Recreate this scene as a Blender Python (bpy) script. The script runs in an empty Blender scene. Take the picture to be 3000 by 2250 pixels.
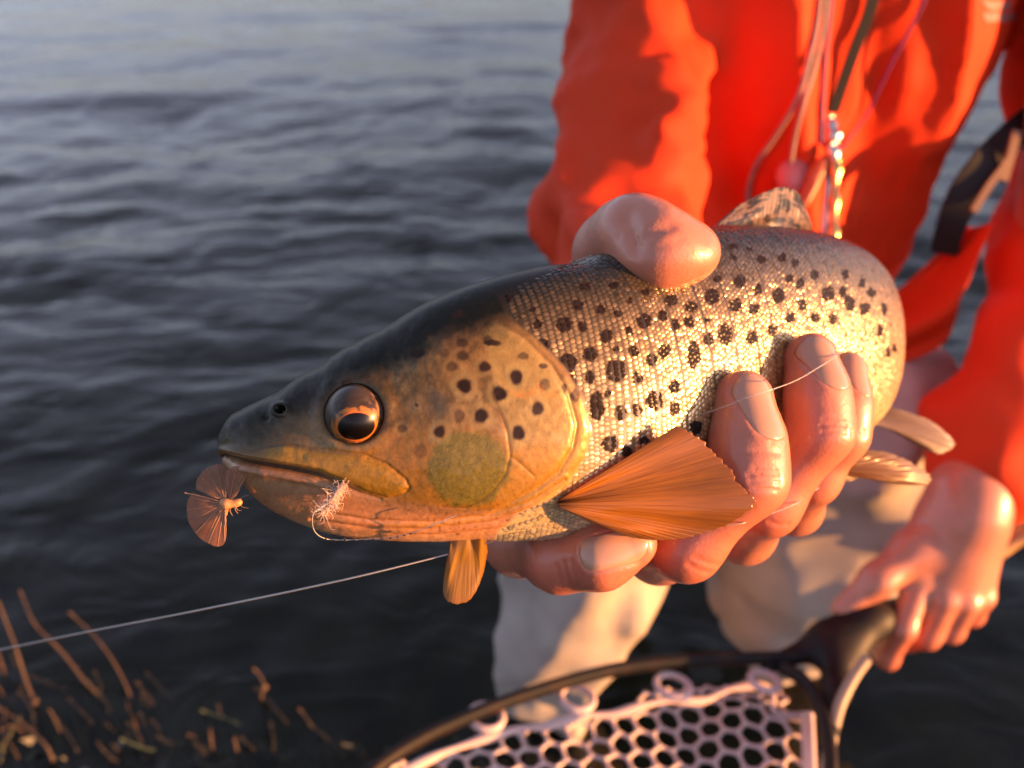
import bpy, math, random
import numpy as np
from mathutils import Vector

random.seed(7)
RNG = np.random.default_rng(11)
sc = bpy.context.scene
COL = sc.collection

# ------------------------------------------------------------------ camera
FPX = 2400.0                      # focal length in pixels of the 3000 px wide photograph
PITCH = math.radians(36.0)
CAMP = np.array([0.0, 0.0, 0.80])
FWD = np.array([0.0, math.cos(PITCH), -math.sin(PITCH)])
UPV = np.array([0.0, math.sin(PITCH), math.cos(PITCH)])
RGT = np.array([1.0, 0.0, 0.0])
TILT = math.radians(29.5)         # how far the lens looks down; the angler and his catch are laid out in a frame
_a = PITCH - TILT                 # of their own (PITCH) that is turned by this angle about the lens when placed
RIG = np.array([[1, 0, 0], [0, math.cos(_a), -math.sin(_a)], [0, math.sin(_a), math.cos(_a)]])
FWD_T = np.array([0.0, math.cos(TILT), -math.sin(TILT)])
UP_T = np.array([0.0, math.sin(TILT), math.cos(TILT)])
cd = bpy.data.cameras.new('camera')
cd.sensor_width = 36.0
cd.lens = 36.0 * FPX / 3000.0
cd.clip_start = 0.01
cd.clip_end = 2000.0
cd.dof.use_dof = True
cd.dof.focus_distance = 0.186
cd.dof.aperture_fstop = 12.5
cam = bpy.data.objects.new('camera', cd)
COL.objects.link(cam)
cam.location = CAMP
cam.rotation_euler = (math.pi / 2 - TILT, 0, 0)
sc.camera = cam

# ------------------------------------------------------------------ light: low evening sun from the right
SUN_EL = math.radians(5.0)
SUN_AZ = (0.95, -0.31)            # horizontal direction towards the sun
_n = math.hypot(*SUN_AZ)
SUN_DIR = np.array([SUN_AZ[0] / _n * math.cos(SUN_EL), SUN_AZ[1] / _n * math.cos(SUN_EL), math.sin(SUN_EL)])
w = bpy.data.worlds.new('World')
sc.world = w
w.use_nodes = True
nt = w.node_tree
nt.nodes.clear()
sky = nt.nodes.new('ShaderNodeTexSky')
sky.sky_type = 'NISHITA'
sky.sun_disc = False
sky.sun_elevation = SUN_EL
sky.sun_rotation = math.atan2(SUN_DIR[0], SUN_DIR[1])
sky.air_density = 1.0
sky.dust_density = 1.0
sky.ozone_density = 3.5
bg = nt.nodes.new('ShaderNodeBackground')
bg.inputs['Strength'].default_value = 0.15
wo = nt.nodes.new('ShaderNodeOutputWorld')
hs = nt.nodes.new('ShaderNodeHueSaturation')      # thin high cloud greys the evening sky
hs.inputs['Saturation'].default_value = 0.42
nt.links.new(sky.outputs[0], hs.inputs['Color'])
tn = nt.nodes.new('ShaderNodeVectorMath'); tn.operation = 'MULTIPLY'; tn.inputs[1].default_value = (1.05, 0.95, 1.05)
nt.links.new(hs.outputs[0], tn.inputs[0])
nt.links.new(tn.outputs[0], bg.inputs[0])
nt.links.new(bg.outputs[0], wo.inputs[0])
sl = bpy.data.lights.new('sun', 'SUN')
sl.energy = 5.0
sl.angle = math.radians(0.6)
sl.color = (1.0, 0.43, 0.12)
sun = bpy.data.objects.new('sun', sl)
COL.objects.link(sun)
sun.location = (3, -1, 2)
sun.rotation_euler = Vector(SUN_DIR).to_track_quat('Z', 'Y').to_euler()
sc.view_settings.view_transform = 'Standard'
sc.view_settings.look = 'None'
sc.view_settings.gamma = 1.0
sc.view_settings.use_curve_mapping = False
sc.view_settings.exposure = 1.78
sc.cycles.use_denoising = True
sc.cycles.max_bounces = 10
sc.cycles.transparent_max_bounces = 16
sc.cycles.caustics_reflective = False
sc.cycles.caustics_refractive = False

# ------------------------------------------------------------------ helpers
def P(x, y, d):
    """photograph pixel (3000 x 2250) at depth d metres along the lens axis -> world point"""
    return CAMP + d * (FWD + RGT * (x - 1500.0) / FPX - UPV * (y - 1125.0) / FPX)

def PA(a):
    return np.array([P(*q) for q in a])

def project(p):
    q = p - CAMP
    d = q @ FWD
    return 1500 + FPX * (q @ RGT) / d, 1125 - FPX * (q @ UPV) / d, d

def unit(v):
    v = np.asarray(v, float)
    return v / (np.linalg.norm(v, axis=-1, keepdims=True) + 1e-12)

def sstep(a, b, x):
    t = np.clip((x - a) / (b - a), 0, 1)
    return t * t * (3 - 2 * t)

def mixc(a, b, m):
    m = np.asarray(m)[..., None]
    return np.asarray(a) * (1 - m) + np.asarray(b) * m

def _hash(ix, iy, iz, seed):
    h = (ix.astype(np.uint32) * np.uint32(374761393) + iy.astype(np.uint32) * np.uint32(668265263)
         + iz.astype(np.uint32) * np.uint32(2246822519) + np.uint32((seed * 3266489917) & 0xffffffff))
    h = (h ^ (h >> np.uint32(13))) * np.uint32(1274126177)
    h = h ^ (h >> np.uint32(16))
    return (h & np.uint32(0xffffff)).astype(np.float32) / np.float32(0xffffff)

def noise3(p, seed=0):
    """value noise in -1..1 for (...,3) points"""
    f = np.floor(p)
    i = f.astype(np.int64) & 0xffffffff
    t = (p - f)
    t = t * t * t * (t * (t * 6 - 15) + 10)
    r = 0
    for dx in (0, 1):
        wx = t[..., 0] if dx else 1 - t[..., 0]
        for dy in (0, 1):
            wy = t[..., 1] if dy else 1 - t[..., 1]
            for dz in (0, 1):
                wz = t[..., 2] if dz else 1 - t[..., 2]
                r = r + wx * wy * wz * _hash(i[..., 0] + dx, i[..., 1] + dy, i[..., 2] + dz, seed)
    return r * 2 - 1

def fbm(p, octaves=4, seed=0, gain=0.5, lac=2.03):
    a, r, s = 1.0, 0, 0
    for o in range(octaves):
        r = r + a * noise3(p, seed + o * 17)
        s += a
        a *= gain
        p = p * lac + 3.7
    return r / s

def noise2(x, y, sx, sy, seed=0, octaves=1):
    p = np.stack([x / sx, y / sy, np.zeros_like(x) + seed * 1.37], -1)
    return fbm(p, octaves, seed)

def polydist(x, y, pts, closed=False):
    """distance of points to a polyline; also signed sense for closed ones (negative inside)"""
    pts = [np.array(q, float) for q in pts]
    seg = list(zip(pts[:-1], pts[1:]))
    if closed:
        seg.append((pts[-1], pts[0]))
    best = np.full(np.shape(x), 1e9)
    inside = np.zeros(np.shape(x), bool)
    for a, b in seg:
        ba = b - a
        L = ba @ ba + 1e-9
        t = np.clip(((x - a[0]) * ba[0] + (y - a[1]) * ba[1]) / L, 0, 1)
        d = np.hypot(x - a[0] - t * ba[0], y - a[1] - t * ba[1])
        best = np.minimum(best, d)
        if closed:
            c = ((a[1] > y) != (b[1] > y)) & (x < (b[0] - a[0]) * (y - a[1]) / (b[1] - a[1] + 1e-9) + a[0])
            inside ^= c
    if closed:
        return np.where(inside, -best, best)
    return best

def spline(rows, n, per=None):
    """Catmull-Rom through rows (array k x m) -> n x m, parameter by 3-D chord of the given columns"""
    rows = np.array(rows, float)
    k = len(rows)
    key = rows if per is None else np.array(per, float)
    s = np.concatenate([[0], np.cumsum(np.linalg.norm(np.diff(key, axis=0), axis=1))])
    m = np.zeros_like(rows)
    m[1:-1] = (rows[2:] - rows[:-2]) / (s[2:] - s[:-2])[:, None]
    m[0] = (rows[1] - rows[0]) / (s[1] - s[0])
    m[-1] = (rows[-1] - rows[-2]) / (s[-1] - s[-2])
    q = np.linspace(0, s[-1], n) if np.isscalar(n) else np.asarray(n) * s[-1]
    i = np.clip(np.searchsorted(s, q, side='right') - 1, 0, k - 2)
    h = (s[i + 1] - s[i])[:, None]
    t = ((q - s[i]) / (s[i + 1] - s[i]))[:, None]
    return ((2 * t**3 - 3 * t**2 + 1) * rows[i] + (t**3 - 2 * t**2 + t) * h * m[i]
            + (-2 * t**3 + 3 * t**2) * rows[i + 1] + (t**3 - t**2) * h * m[i + 1])

def placed(V):
    return (np.asarray(V, float) - CAMP) @ RIG.T + CAMP

def mesh_obj(name, V, F, material, parent=None, smooth=True, col=None, attrs=None, rig=True):
    V = np.asarray(placed(V) if rig else V, np.float32)
    me = bpy.data.meshes.new(name)
    if isinstance(F, np.ndarray):
        nf, k = F.shape
        me.vertices.add(len(V))
        me.vertices.foreach_set('co', V.ravel())
        me.loops.add(nf * k)
        me.loops.foreach_set('vertex_index', F.astype(np.int32).ravel())
        me.polygons.add(nf)
        me.polygons.foreach_set('loop_start', np.arange(0, nf * k, k, dtype=np.int32))
        me.update(calc_edges=True)
    else:
        me.from_pydata([tuple(map(float, v)) for v in V], [], [tuple(map(int, f)) for f in F])
        me.update()
    if smooth:
        me.polygons.foreach_set('use_smooth', np.ones(len(me.polygons), bool))
    if col is not None:
        a = me.attributes.new('col', 'FLOAT_COLOR', 'POINT')
        c = np.ones((len(V), 4), np.float32)
        c[:, :3] = np.clip(col, 0, 1)
        a.data.foreach_set('color', c.ravel())
    for k_, v_ in (attrs or {}).items():
        a = me.attributes.new(k_, 'FLOAT', 'POINT')
        a.data.foreach_set('value', np.asarray(v_, np.float32).ravel())
    me.materials.append(material)
    o = bpy.data.objects.new(name, me)
    COL.objects.link(o)
    if parent is not None:
        o.parent = parent
        o.matrix_parent_inverse = parent.matrix_world.inverted()
    return o

def empty(name, loc=(0, 0, 0), rig=True):
    loc = placed(np.asarray(loc, float)) if rig else loc
    o = bpy.data.objects.new(name, None)
    o.empty_display_size = 0.02
    COL.objects.link(o)
    o.location = tuple(map(float, loc))
    bpy.context.view_layer.update()
    return o

def tag(o, label=None, cat=None, group=None, kind=None):
    if label: o['label'] = label
    if cat: o['category'] = cat
    if group: o['group'] = group
    if kind: o['kind'] = kind
    return o

def grid_faces(nu, nv, wrap_u=False, wrap_v=False):
    iu = np.arange(nu if wrap_u else nu - 1)
    iv = np.arange(nv if wrap_v else nv - 1)
    a, b = np.meshgrid(iu, iv, indexing='ij')
    a2, b2 = (a + 1) % nu, (b + 1) % nv
    return np.stack([a * nv + b, a2 * nv + b, a2 * nv + b2, a * nv + b2], -1).reshape(-1, 4)

def tube_geo(path, rad, ns=8, cap=True, flat=1.0):
    """tube along a polyline; rad scalar or per-point; flat squashes the second axis"""
    path = np.asarray(path, float)
    n = len(path)
    rad = np.broadcast_to(np.asarray(rad, float), (n,))
    t = unit(np.gradient(path, axis=0))
    ref = np.array([0.13, 0.21, 0.97])
    a = np.cross(t[0], ref)
    if np.linalg.norm(a) < 0.1:
        a = np.cross(t[0], [1, 0, 0])
    N = [unit(a)]
    for i in range(1, n):
        b = N[-1] - t[i] * (N[-1] @ t[i])
        N.append(unit(b))
    N = np.array(N)
    B = np.cross(t, N)
    an = np.linspace(0, 2 * math.pi, ns, endpoint=False)
    V = (path[:, None] + rad[:, None, None] * (np.cos(an)[None, :, None] * N[:, None] + flat * np.sin(an)[None, :, None] * B[:, None])).reshape(-1, 3)
    F = [tuple(f) for f in grid_faces(n, ns, wrap_v=True)[:, ::-1]]
    if cap:
        c0, c1 = len(V), len(V) + 1
        V = np.vstack([V, path[0] - t[0] * rad[0] * 0.5, path[-1] + t[-1] * rad[-1] * 0.5])
        for j in range(ns):
            k = (j + 1) % ns
            F.append((c0, k, j)[::-1])
            F.append((c1, (n - 1) * ns + j, (n - 1) * ns + k)[::-1])
    return V, F

class Geo:
    def __init__(self):
        self.V, self.F, self.n, self.C = [], [], 0, []
    def add(self, V, F, c=None):
        V = np.asarray(V, float)
        self.V.append(V)
        self.F += [tuple(int(i) + self.n for i in f) for f in F]
        self.n += len(V)
        if c is not None:
            self.C.append(np.broadcast_to(np.asarray(c, float), (len(V), 3)))
        return self
    def tube(self, path, rad, ns=8, c=None, **k):
        return self.add(*tube_geo(path, rad, ns, **k), c=c)
    def build(self, name, material, parent=None, smooth=True, rig=True):
        return mesh_obj(name, np.vstack(self.V), self.F, material, parent, smooth, np.vstack(self.C) if self.C else None, rig=rig)

# ---- signed distance modelling: round cones, smooth unions, surface nets
def cone_d(p, a, b, ra, rb):
    ba = b - a
    t = np.clip(((p - a) @ ba) / (ba @ ba + 1e-12), 0, 1)
    q = p - a - t[..., None] * ba
    return np.sqrt(np.einsum('...i,...i->...', q, q)) - (ra + t * (rb - ra))

def smin(a, b, k):
    h = np.maximum(k - np.abs(a - b), 0) / k
    return np.minimum(a, b) - h * h * k * 0.25

def chain_sdf(pts, rad, k):
    """list of points with radii -> function: smooth union of round cones"""
    pts = [np.array(q, np.float32) for q in pts]
    def f(p):
        r = None
        for i in range(len(pts) - 1):
            d = cone_d(p, pts[i], pts[i + 1], rad[i], rad[i + 1])
            r = d if r is None else smin(r, d, k)
        return r
    return f

def ell_sdf(c, axes, radii):
    c = np.array(c, np.float32); A = np.array(axes, np.float32); R = np.array(radii, np.float32)
    def f(p):
        q = ((p - c) @ A.T) / R
        k0 = np.sqrt(np.einsum('...i,...i->...', q, q)) + 1e-9
        q2 = q / R
        k1 = np.sqrt(np.einsum('...i,...i->...', q2, q2)) + 1e-9
        return k0 * (k0 - 1.0) / k1
    return f

def sdf_grad(f, p, e):
    g = np.empty_like(p)
    for i in range(3):
        dp = np.zeros(3, p.dtype); dp[i] = e
        g[:, i] = f(p + dp) - f(p - dp)
    return unit(g)

def surface_nets(f, lo, hi, h, slack=0.0):
    lo = np.array(lo, float); hi = np.array(hi, float)
    n = np.ceil((hi - lo) / h).astype(int) + 1
    ax = [lo[i] + h * np.arange(n[i]) for i in range(3)]
    S = np.empty(n, np.float32)
    Bk = 8 if slack else 12
    org = [np.arange(0, n[i], Bk) for i in range(3)]
    OX, OY, OZ = np.meshgrid(*org, indexing='ij')
    O = np.stack([OX, OY, OZ], -1).reshape(-1, 3)
    val = f((lo + h * (O + (Bk - 1) / 2)).astype(np.float32))
    r_blk = h * Bk * 0.87 * (1.3 if slack else 1.6) + 0.009 * slack
    for o, v0 in zip(O[np.abs(val) > r_blk], val[np.abs(val) > r_blk]):
        S[o[0]:o[0] + Bk, o[1]:o[1] + Bk, o[2]:o[2] + Bk] = v0
    loc = np.stack(np.meshgrid(*[np.arange(Bk)] * 3, indexing='ij'), -1).reshape(-1, 3)
    act = O[np.abs(val) <= r_blk]
    for i in range(0, len(act), 250):
        g = (act[i:i + 250, None] + loc[None]).reshape(-1, 3)
        g = g[(g < n).all(1)]
        S[g[:, 0], g[:, 1], g[:, 2]] = f((lo + h * g).astype(np.float32))
    neg = S < 0
    corners = [(a, b, c) for a in (0, 1) for b in (0, 1) for c in (0, 1)]
    cnt = sum(neg[a:n[0] - 1 + a, b:n[1] - 1 + b, c:n[2] - 1 + c].astype(np.int8) for a, b, c in corners)
    idx = np.argwhere((cnt > 0) & (cnt < 8))
    acc = np.zeros((len(idx), 3)); m = np.zeros(len(idx))
    for a in corners:
        for axn in range(3):
            if a[axn] == 0:
                b = list(a); b[axn] = 1
                ia = idx + np.array(a); ib = idx + np.array(b)
                va = S[ia[:, 0], ia[:, 1], ia[:, 2]]; vb = S[ib[:, 0], ib[:, 1], ib[:, 2]]
                x = (va < 0) != (vb < 0)
                t = np.where(x, va / np.where(x, va - vb, 1), 0)
                pt = ia + (ib - ia) * t[:, None]
                acc += np.where(x[:, None], pt, 0); m += x
    V = lo + h * acc / m[:, None]
    vid = np.full(n - 1, -1, np.int64)
    vid[idx[:, 0], idx[:, 1], idx[:, 2]] = np.arange(len(idx))
    F = []
    for axn in range(3):
        sl_a = [slice(1, -1)] * 3; sl_b = [slice(1, -1)] * 3
        sl_a[axn] = slice(0, n[axn] - 1); sl_b[axn] = slice(1, n[axn])
        A = neg[tuple(sl_a)]; B = neg[tuple(sl_b)]
        e = np.argwhere(A != B)
        off = np.array([1, 1, 1]); off[axn] = 0
        c = e + off
        u, v = [(1, 2), (2, 0), (0, 1)][axn]
        du = np.zeros(3, int); dv = np.zeros(3, int); du[u] = 1; dv[v] = 1
        q = np.stack([vid[tuple((c - du - dv).T)], vid[tuple((c - dv).T)], vid[tuple(c.T)], vid[tuple((c - du).T)]], 1)
        flip = ~A[tuple(e.T)]
        q[flip] = q[flip][:, ::-1]
        F.append(q)
    F = np.vstack(F)
    V = V.astype(np.float32)
    for _ in range(2):
        g = sdf_grad(f, V, h * 0.3)
        V = V - np.clip(f(V), -h, h)[:, None] * g * 0.9
    return V, F

# ------------------------------------------------------------------ materials
def material(name):
    m = bpy.data.materials.new(name)
    m.use_nodes = True
    t = m.node_tree
    return m, t, t.nodes['Principled BSDF']

def setp(b, **k):
    for n_, v in k.items():
        n_ = n_.replace('_', ' ')
        b.inputs[n_].default_value = v

def add_noise_bump(t, b, scale, strength, dist=0.001, detail=4.0, coord='Object'):
    tc = t.nodes.new('ShaderNodeTexCoord')
    nz = t.nodes.new('ShaderNodeTexNoise')
    nz.inputs['Scale'].default_value = scale
    nz.inputs['Detail'].default_value = detail
    bp = t.nodes.new('ShaderNodeBump')
    bp.inputs['Strength'].default_value = strength
    bp.inputs['Distance'].default_value = dist
    t.links.new(tc.outputs[coord], nz.inputs['Vector'])
    t.links.new(nz.outputs['Fac'], bp.inputs['Height'])
    t.links.new(bp.outputs['Normal'], b.inputs['Normal'])
    return nz, bp

def vcol(t, b):
    a = t.nodes.new('ShaderNodeAttribute')
    a.attribute_name = 'col'
    t.links.new(a.outputs['Color'], b.inputs['Base Color'])
    return a

def simple(name, col, rough=0.5, metal=0.0, coat=0.0, bump=None, var=0.0, varscale=30.0):
    m, t, b = material(name)
    setp(b, Base_Color=(*col, 1), Roughness=rough, Metallic=metal, Coat_Weight=coat)
    if bump:
        add_noise_bump(t, b, *bump)
    if var:
        tc = t.nodes.new('ShaderNodeTexCoord')
        nz = t.nodes.new('ShaderNodeTexNoise'); nz.inputs['Scale'].default_value = varscale; nz.inputs['Detail'].default_value = 6
        rp = t.nodes.new('ShaderNodeValToRGB')
        rp.color_ramp.elements[0].position = 0.3; rp.color_ramp.elements[1].position = 0.7
        rp.color_ramp.elements[0].color = (*[c * (1 - var) for c in col], 1)
        rp.color_ramp.elements[1].color = (*[min(1, c * (1 + var)) for c in col], 1)
        t.links.new(tc.outputs['Object'], nz.inputs['Vector'])
        t.links.new(nz.outputs['Fac'], rp.inputs['Fac'])
        t.links.new(rp.outputs['Color'], b.inputs['Base Color'])
    return m
# ------------------------------------------------------------------ water and stream bed
m_water, t, b = material('river_water')
t.nodes.remove(b)
out = t.nodes['Material Output']
fr = t.nodes.new('ShaderNodeFresnel'); fr.inputs['IOR'].default_value = 1.33
gl = t.nodes.new('ShaderNodeBsdfGlossy'); gl.inputs['Roughness'].default_value = 0.03
tr = t.nodes.new('ShaderNodeBsdfTransparent'); tr.inputs['Color'].default_value = (0.74, 0.75, 0.62, 1)
mx = t.nodes.new('ShaderNodeMixShader')
tc = t.nodes.new('ShaderNodeTexCoord')
mp = t.nodes.new('ShaderNodeMapping'); mp.inputs['Scale'].default_value = (5.0, 10.0, 5.0); mp.inputs['Rotation'].default_value = (0, 0, 0.25)
nz = t.nodes.new('ShaderNodeTexNoise'); nz.inputs['Scale'].default_value = 1.0; nz.inputs['Detail'].default_value = 2.5; nz.inputs['Distortion'].default_value = 1.0
bp = t.nodes.new('ShaderNodeBump'); bp.inputs['Strength'].default_value = 0.42; bp.inputs['Distance'].default_value = 0.022
for a_, b_ in ((tc.outputs['Object'], mp.inputs[0]), (mp.outputs[0], nz.inputs['Vector']), (nz.outputs['Fac'], bp.inputs['Height']),
               (bp.outputs[0], gl.inputs['Normal']), (bp.outputs[0], fr.inputs['Normal']), (fr.outputs[0], mx.inputs[0]),
               (tr.outputs[0], mx.inputs[1]), (gl.outputs[0], mx.inputs[2]), (mx.outputs[0], out.inputs['Surface'])):
    t.links.new(a_, b_)

def sinh_axis(c, half, n, bb=9.0):
    u = np.linspace(-1, 1, n)
    return c + half / math.sinh(bb) * np.sinh(bb * u)

LEGS = [(0.060, 0.66), (0.33, 0.74)]          # where the two wader legs meet the water
wx = sinh_axis(-0.25, 500.0, 600); wy = sinh_axis(1.0, 500.0, 600)
X, Y = np.meshgrid(wx, wy, indexing='ij')
R = np.hypot(X + 0.2, Y - 0.8)
amp = 1.0 / (1 + (R / 14.0) ** 2)
warpx = X + 0.20 * noise2(X, Y, 0.42, 0.42, 3, 2); warpy = Y + 0.20 * noise2(X, Y, 0.42, 0.42, 8, 2)
Z = 0.0135 * noise2(warpx, warpy, 0.17, 0.095, 21, 2) * (1 / (1 + (R / 4.0) ** 2)) + 0.024 * noise2(warpx, warpy, 0.42, 0.26, 5, 2) + 0.05 * noise2(warpx, warpy, 1.6, 0.75, 15, 2) * sstep(1.0, 3.0, R)
Z = Z + 0.0030 * noise2(warpx, warpy, 0.055, 0.035, 33, 1) / (1 + (R / 1.5) ** 2)
for lx, ly in LEGS:
    d = np.hypot(X - lx, Y - ly)
    Z = Z + 0.0016 * np.sin(d * 75.0 + 2 * noise2(X, Y, 0.2, 0.2, 9)) * np.exp(-((d - 0.22) / 0.22) ** 2)
Z = Z * amp * (.42 + .58 * sstep(.55, 2.0, R))
water = mesh_obj('water', np.stack([X, Y, Z], -1).reshape(-1, 3), grid_faces(600, 600), m_water, rig=False)
tag(water, 'rippled dark river water reflecting the evening sky', 'water', kind='structure')

m_bed = simple('stream_bed_silt', (0.035, 0.032, 0.018), 0.9, bump=(40, 0.6, 0.02), var=0.6, varscale=9)
bx_ = sinh_axis(0.0, 500.0, 200, 8.0); by_ = sinh_axis(1.0, 500.0, 200, 8.0)
X, Y = np.meshgrid(bx_, by_, indexing='ij')
# shallow by the near bank on the left, dropping away from it
Zb = -0.62 + 0.48 * sstep(0.9, 0.15, np.hypot((X + 0.75) / 1.1, (Y - 0.25) / 0.9)) + 0.02 * noise2(X, Y, 0.12, 0.12, 4, 3)
def bed_z(x, y):
    x = np.array([x], float); y = np.array([y], float)
    return float((-0.62 + 0.48 * sstep(0.9, 0.15, np.hypot((x + 0.75) / 1.1, (y - 0.25) / 0.9)))[0])
bed = mesh_obj('stream_bed', np.stack([X, Y, Zb], -1).reshape(-1, 3), grid_faces(200, 200), m_bed, rig=False)
tag(bed, 'dark silty stream bed under the water', 'ground', kind='structure')
# ------------------------------------------------------------------ brown trout
def K(cx, cy):                     # head close-up coordinates -> photograph pixels
    return 500 + 0.663 * cx, 700 + 0.663 * cy
def K2(cx, cy):                    # flank close-up coordinates -> photograph pixels
    return 1400 + 0.633 * cx, 450 + 0.633 * cy
def K4(cx, cy):
    return 1400 + 0.7233 * cx, 1200 + 0.7233 * cy
def K3(cx, cy):
    return 1550 + 0.6555 * cx, 0.6555 * cy

# stations along the body: dorsal pixel, ventral pixel, depth of the spine (m), half thickness (mm)
ST = [
 (645, 1283, 647, 1300, .2045, 0.4), (649, 1262, 653, 1322, .2045, 3.2), (662, 1240, 665, 1354, .2045, 5.6),
 (690, 1213, 694, 1374, .2045, 8.0), (726, 1187, 728, 1402, .2045, 10.0), (768, 1160, 768, 1440, .2045, 11.8),
 (831, 1126, 831, 1494, .2045, 13.6), (900, 1092, 900, 1534, .2045, 15.0), (1000, 1048, 1000, 1570, .2045, 17.0),
 (1100, 1000, 1100, 1584, .2045, 18.6), (1230, 938, 1230, 1590, .2048, 20.2), (1362, 866, 1362, 1590, .2058, 21.2),
 (1494, 815, 1490, 1585, .2082, 21.8), (1627, 782, 1615, 1578, .2122, 22.0), (1706, 773, 1700, 1570, .2155, 22.0),
 (1800, 748, 1790, 1560, .2210, 22.0), (1950, 700, 1935, 1530, .2325, 22.0), (2080, 672, 2065, 1490, .2460, 22.0),
 (2230, 668, 2215, 1432, .2640, 21.6), (2360, 682, 2345, 1365, .2850, 21.0), (2450, 712, 2440, 1300, .3080, 20.0),
 (2505, 760, 2500, 1245, .3350, 18.5), (2520, 810, 2520, 1190, .3650, 16.0), (2500, 830, 2500, 1150, .3950, 13.0),
 (2460, 875, 2460, 1120, .4250, 10.0), (2415, 898, 2415, 1100, .4500, 7.5), (2385, 905, 2385, 1105, .4650, 5.5)]
ctr = PA([((a + c) / 2, (b_ + d) / 2, e) for a, b_, c, d, e, f in ST])
NU, NV, NFAR = 960, 330, 110
_q = np.linspace(0, 1, NU)
ST_s = spline(ST, np.interp(_q, [0, .5, 1], [0, .235, 1]), per=ctr)
ST_s[:, 5] = np.maximum(ST_s[:, 5], 0.2)
Tp = np.array([P(r[0], r[1], r[4]) for r in ST_s]); Bp = np.array([P(r[2], r[3], r[4]) for r in ST_s])
Cc = (Tp + Bp) / 2
tang = np.gradient(Cc, axis=0)
ksm = np.hanning(41); ksm /= ksm.sum()
tang = np.stack([np.convolve(np.pad(tang[:, i], 20, mode='edge'), ksm, 'valid') for i in range(3)], 1)
tang = unit(tang)
Uh = Tp - Bp
half = np.linalg.norm(Uh, axis=1) / 2
Uh = unit(Uh - tang * np.einsum('ij,ij->i', Uh, tang)[:, None])
Sd = unit(np.cross(Uh, tang))               # side vector
Sd *= np.sign(-(Sd @ FWD)[200])             # towards the camera side
Wd = ST_s[:, 5] / 1000.0
arc = np.concatenate([[0], np.cumsum(np.linalg.norm(np.diff(Cc, axis=0), axis=1))])
def fish_base(iu, th, side=1.0):
    """surface point for station index array and angle (0 dorsal .. pi ventral)"""
    c = np.cos(th); s = np.sin(th)
    y = np.sign(c) * np.abs(c) ** 0.92
    x = np.abs(s) ** 0.80
    return Cc[iu] + Uh[iu] * (half[iu] * y)[..., None] + side * Sd[iu] * (Wd[iu] * x)[..., None]

def smooth1(a, k):
    h = np.hanning(k); h /= h.sum()
    return np.convolve(np.pad(a, k // 2, mode='edge'), h, 'valid')

MAX_POLY = [K(*q) for q in [(300, 955), (420, 925), (500, 912), (600, 930), (720, 945), (850, 958), (960, 1005), (1035, 1065),
            (1050, 1095), (1025, 1125), (960, 1140), (860, 1112), (760, 1062), (650, 1020), (520, 1000), (400, 985), (300, 975)]]
MOUTH = [K(*q) for q in [(150, 962), (235, 968), (320, 985), (420, 1002), (520, 1018), (640, 1042), (740, 1078), (840, 1125), (930, 1150)]]
PREOP = [K(*q) for q in [(1425, 690), (1450, 750), (1485, 850), (1497, 950), (1478, 1030), (1430, 1100), (1370, 1150), (1300, 1175), (1200, 1170)]]
OPERC = [K(*q) for q in [(1330, 330), (1440, 365), (1560, 440), (1680, 560), (1755, 690), (1790, 820), (1772, 920), (1715, 1020), (1620, 1095), (1500, 1160), (1350, 1215), (1200, 1245), (950, 1258)]]
OPERC2 = [K(*q) for q in [(1480, 330), (1610, 440), (1740, 570), (1825, 720), (1850, 850), (1825, 960), (1750, 1070), (1640, 1150), (1480, 1210), (1250, 1270), (1000, 1290)]]
HEADPOLY = OPERC2[:8] + [K(1530, 1215), K(1440, 1300), K(1420, 1400), K(-100, 1400), K(-100, 200), K(1400, 150)]
HEADIN = OPERC[:10] + [K(1350, 1250), K(1330, 1400), K(-100, 1400), K(-100, 200), K(1280, 150)]
SUT = [K(*q) for q in [(1497, 955), (1540, 985), (1600, 1040)]]
JAWL = [[K(*q) for q in L] for L in (
    [(700, 1215), (900, 1245), (1150, 1250), (1400, 1220), (1600, 1150), (1740, 1060)],
    [(620, 1240), (850, 1275), (1150, 1282), (1450, 1245), (1700, 1150)],
    [(950, 1305), (1200, 1308), (1500, 1275), (1680, 1215)])]
EYE = K(812, 772); EYE_R = 86.0
NOSE = K(488, 755)

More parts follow.
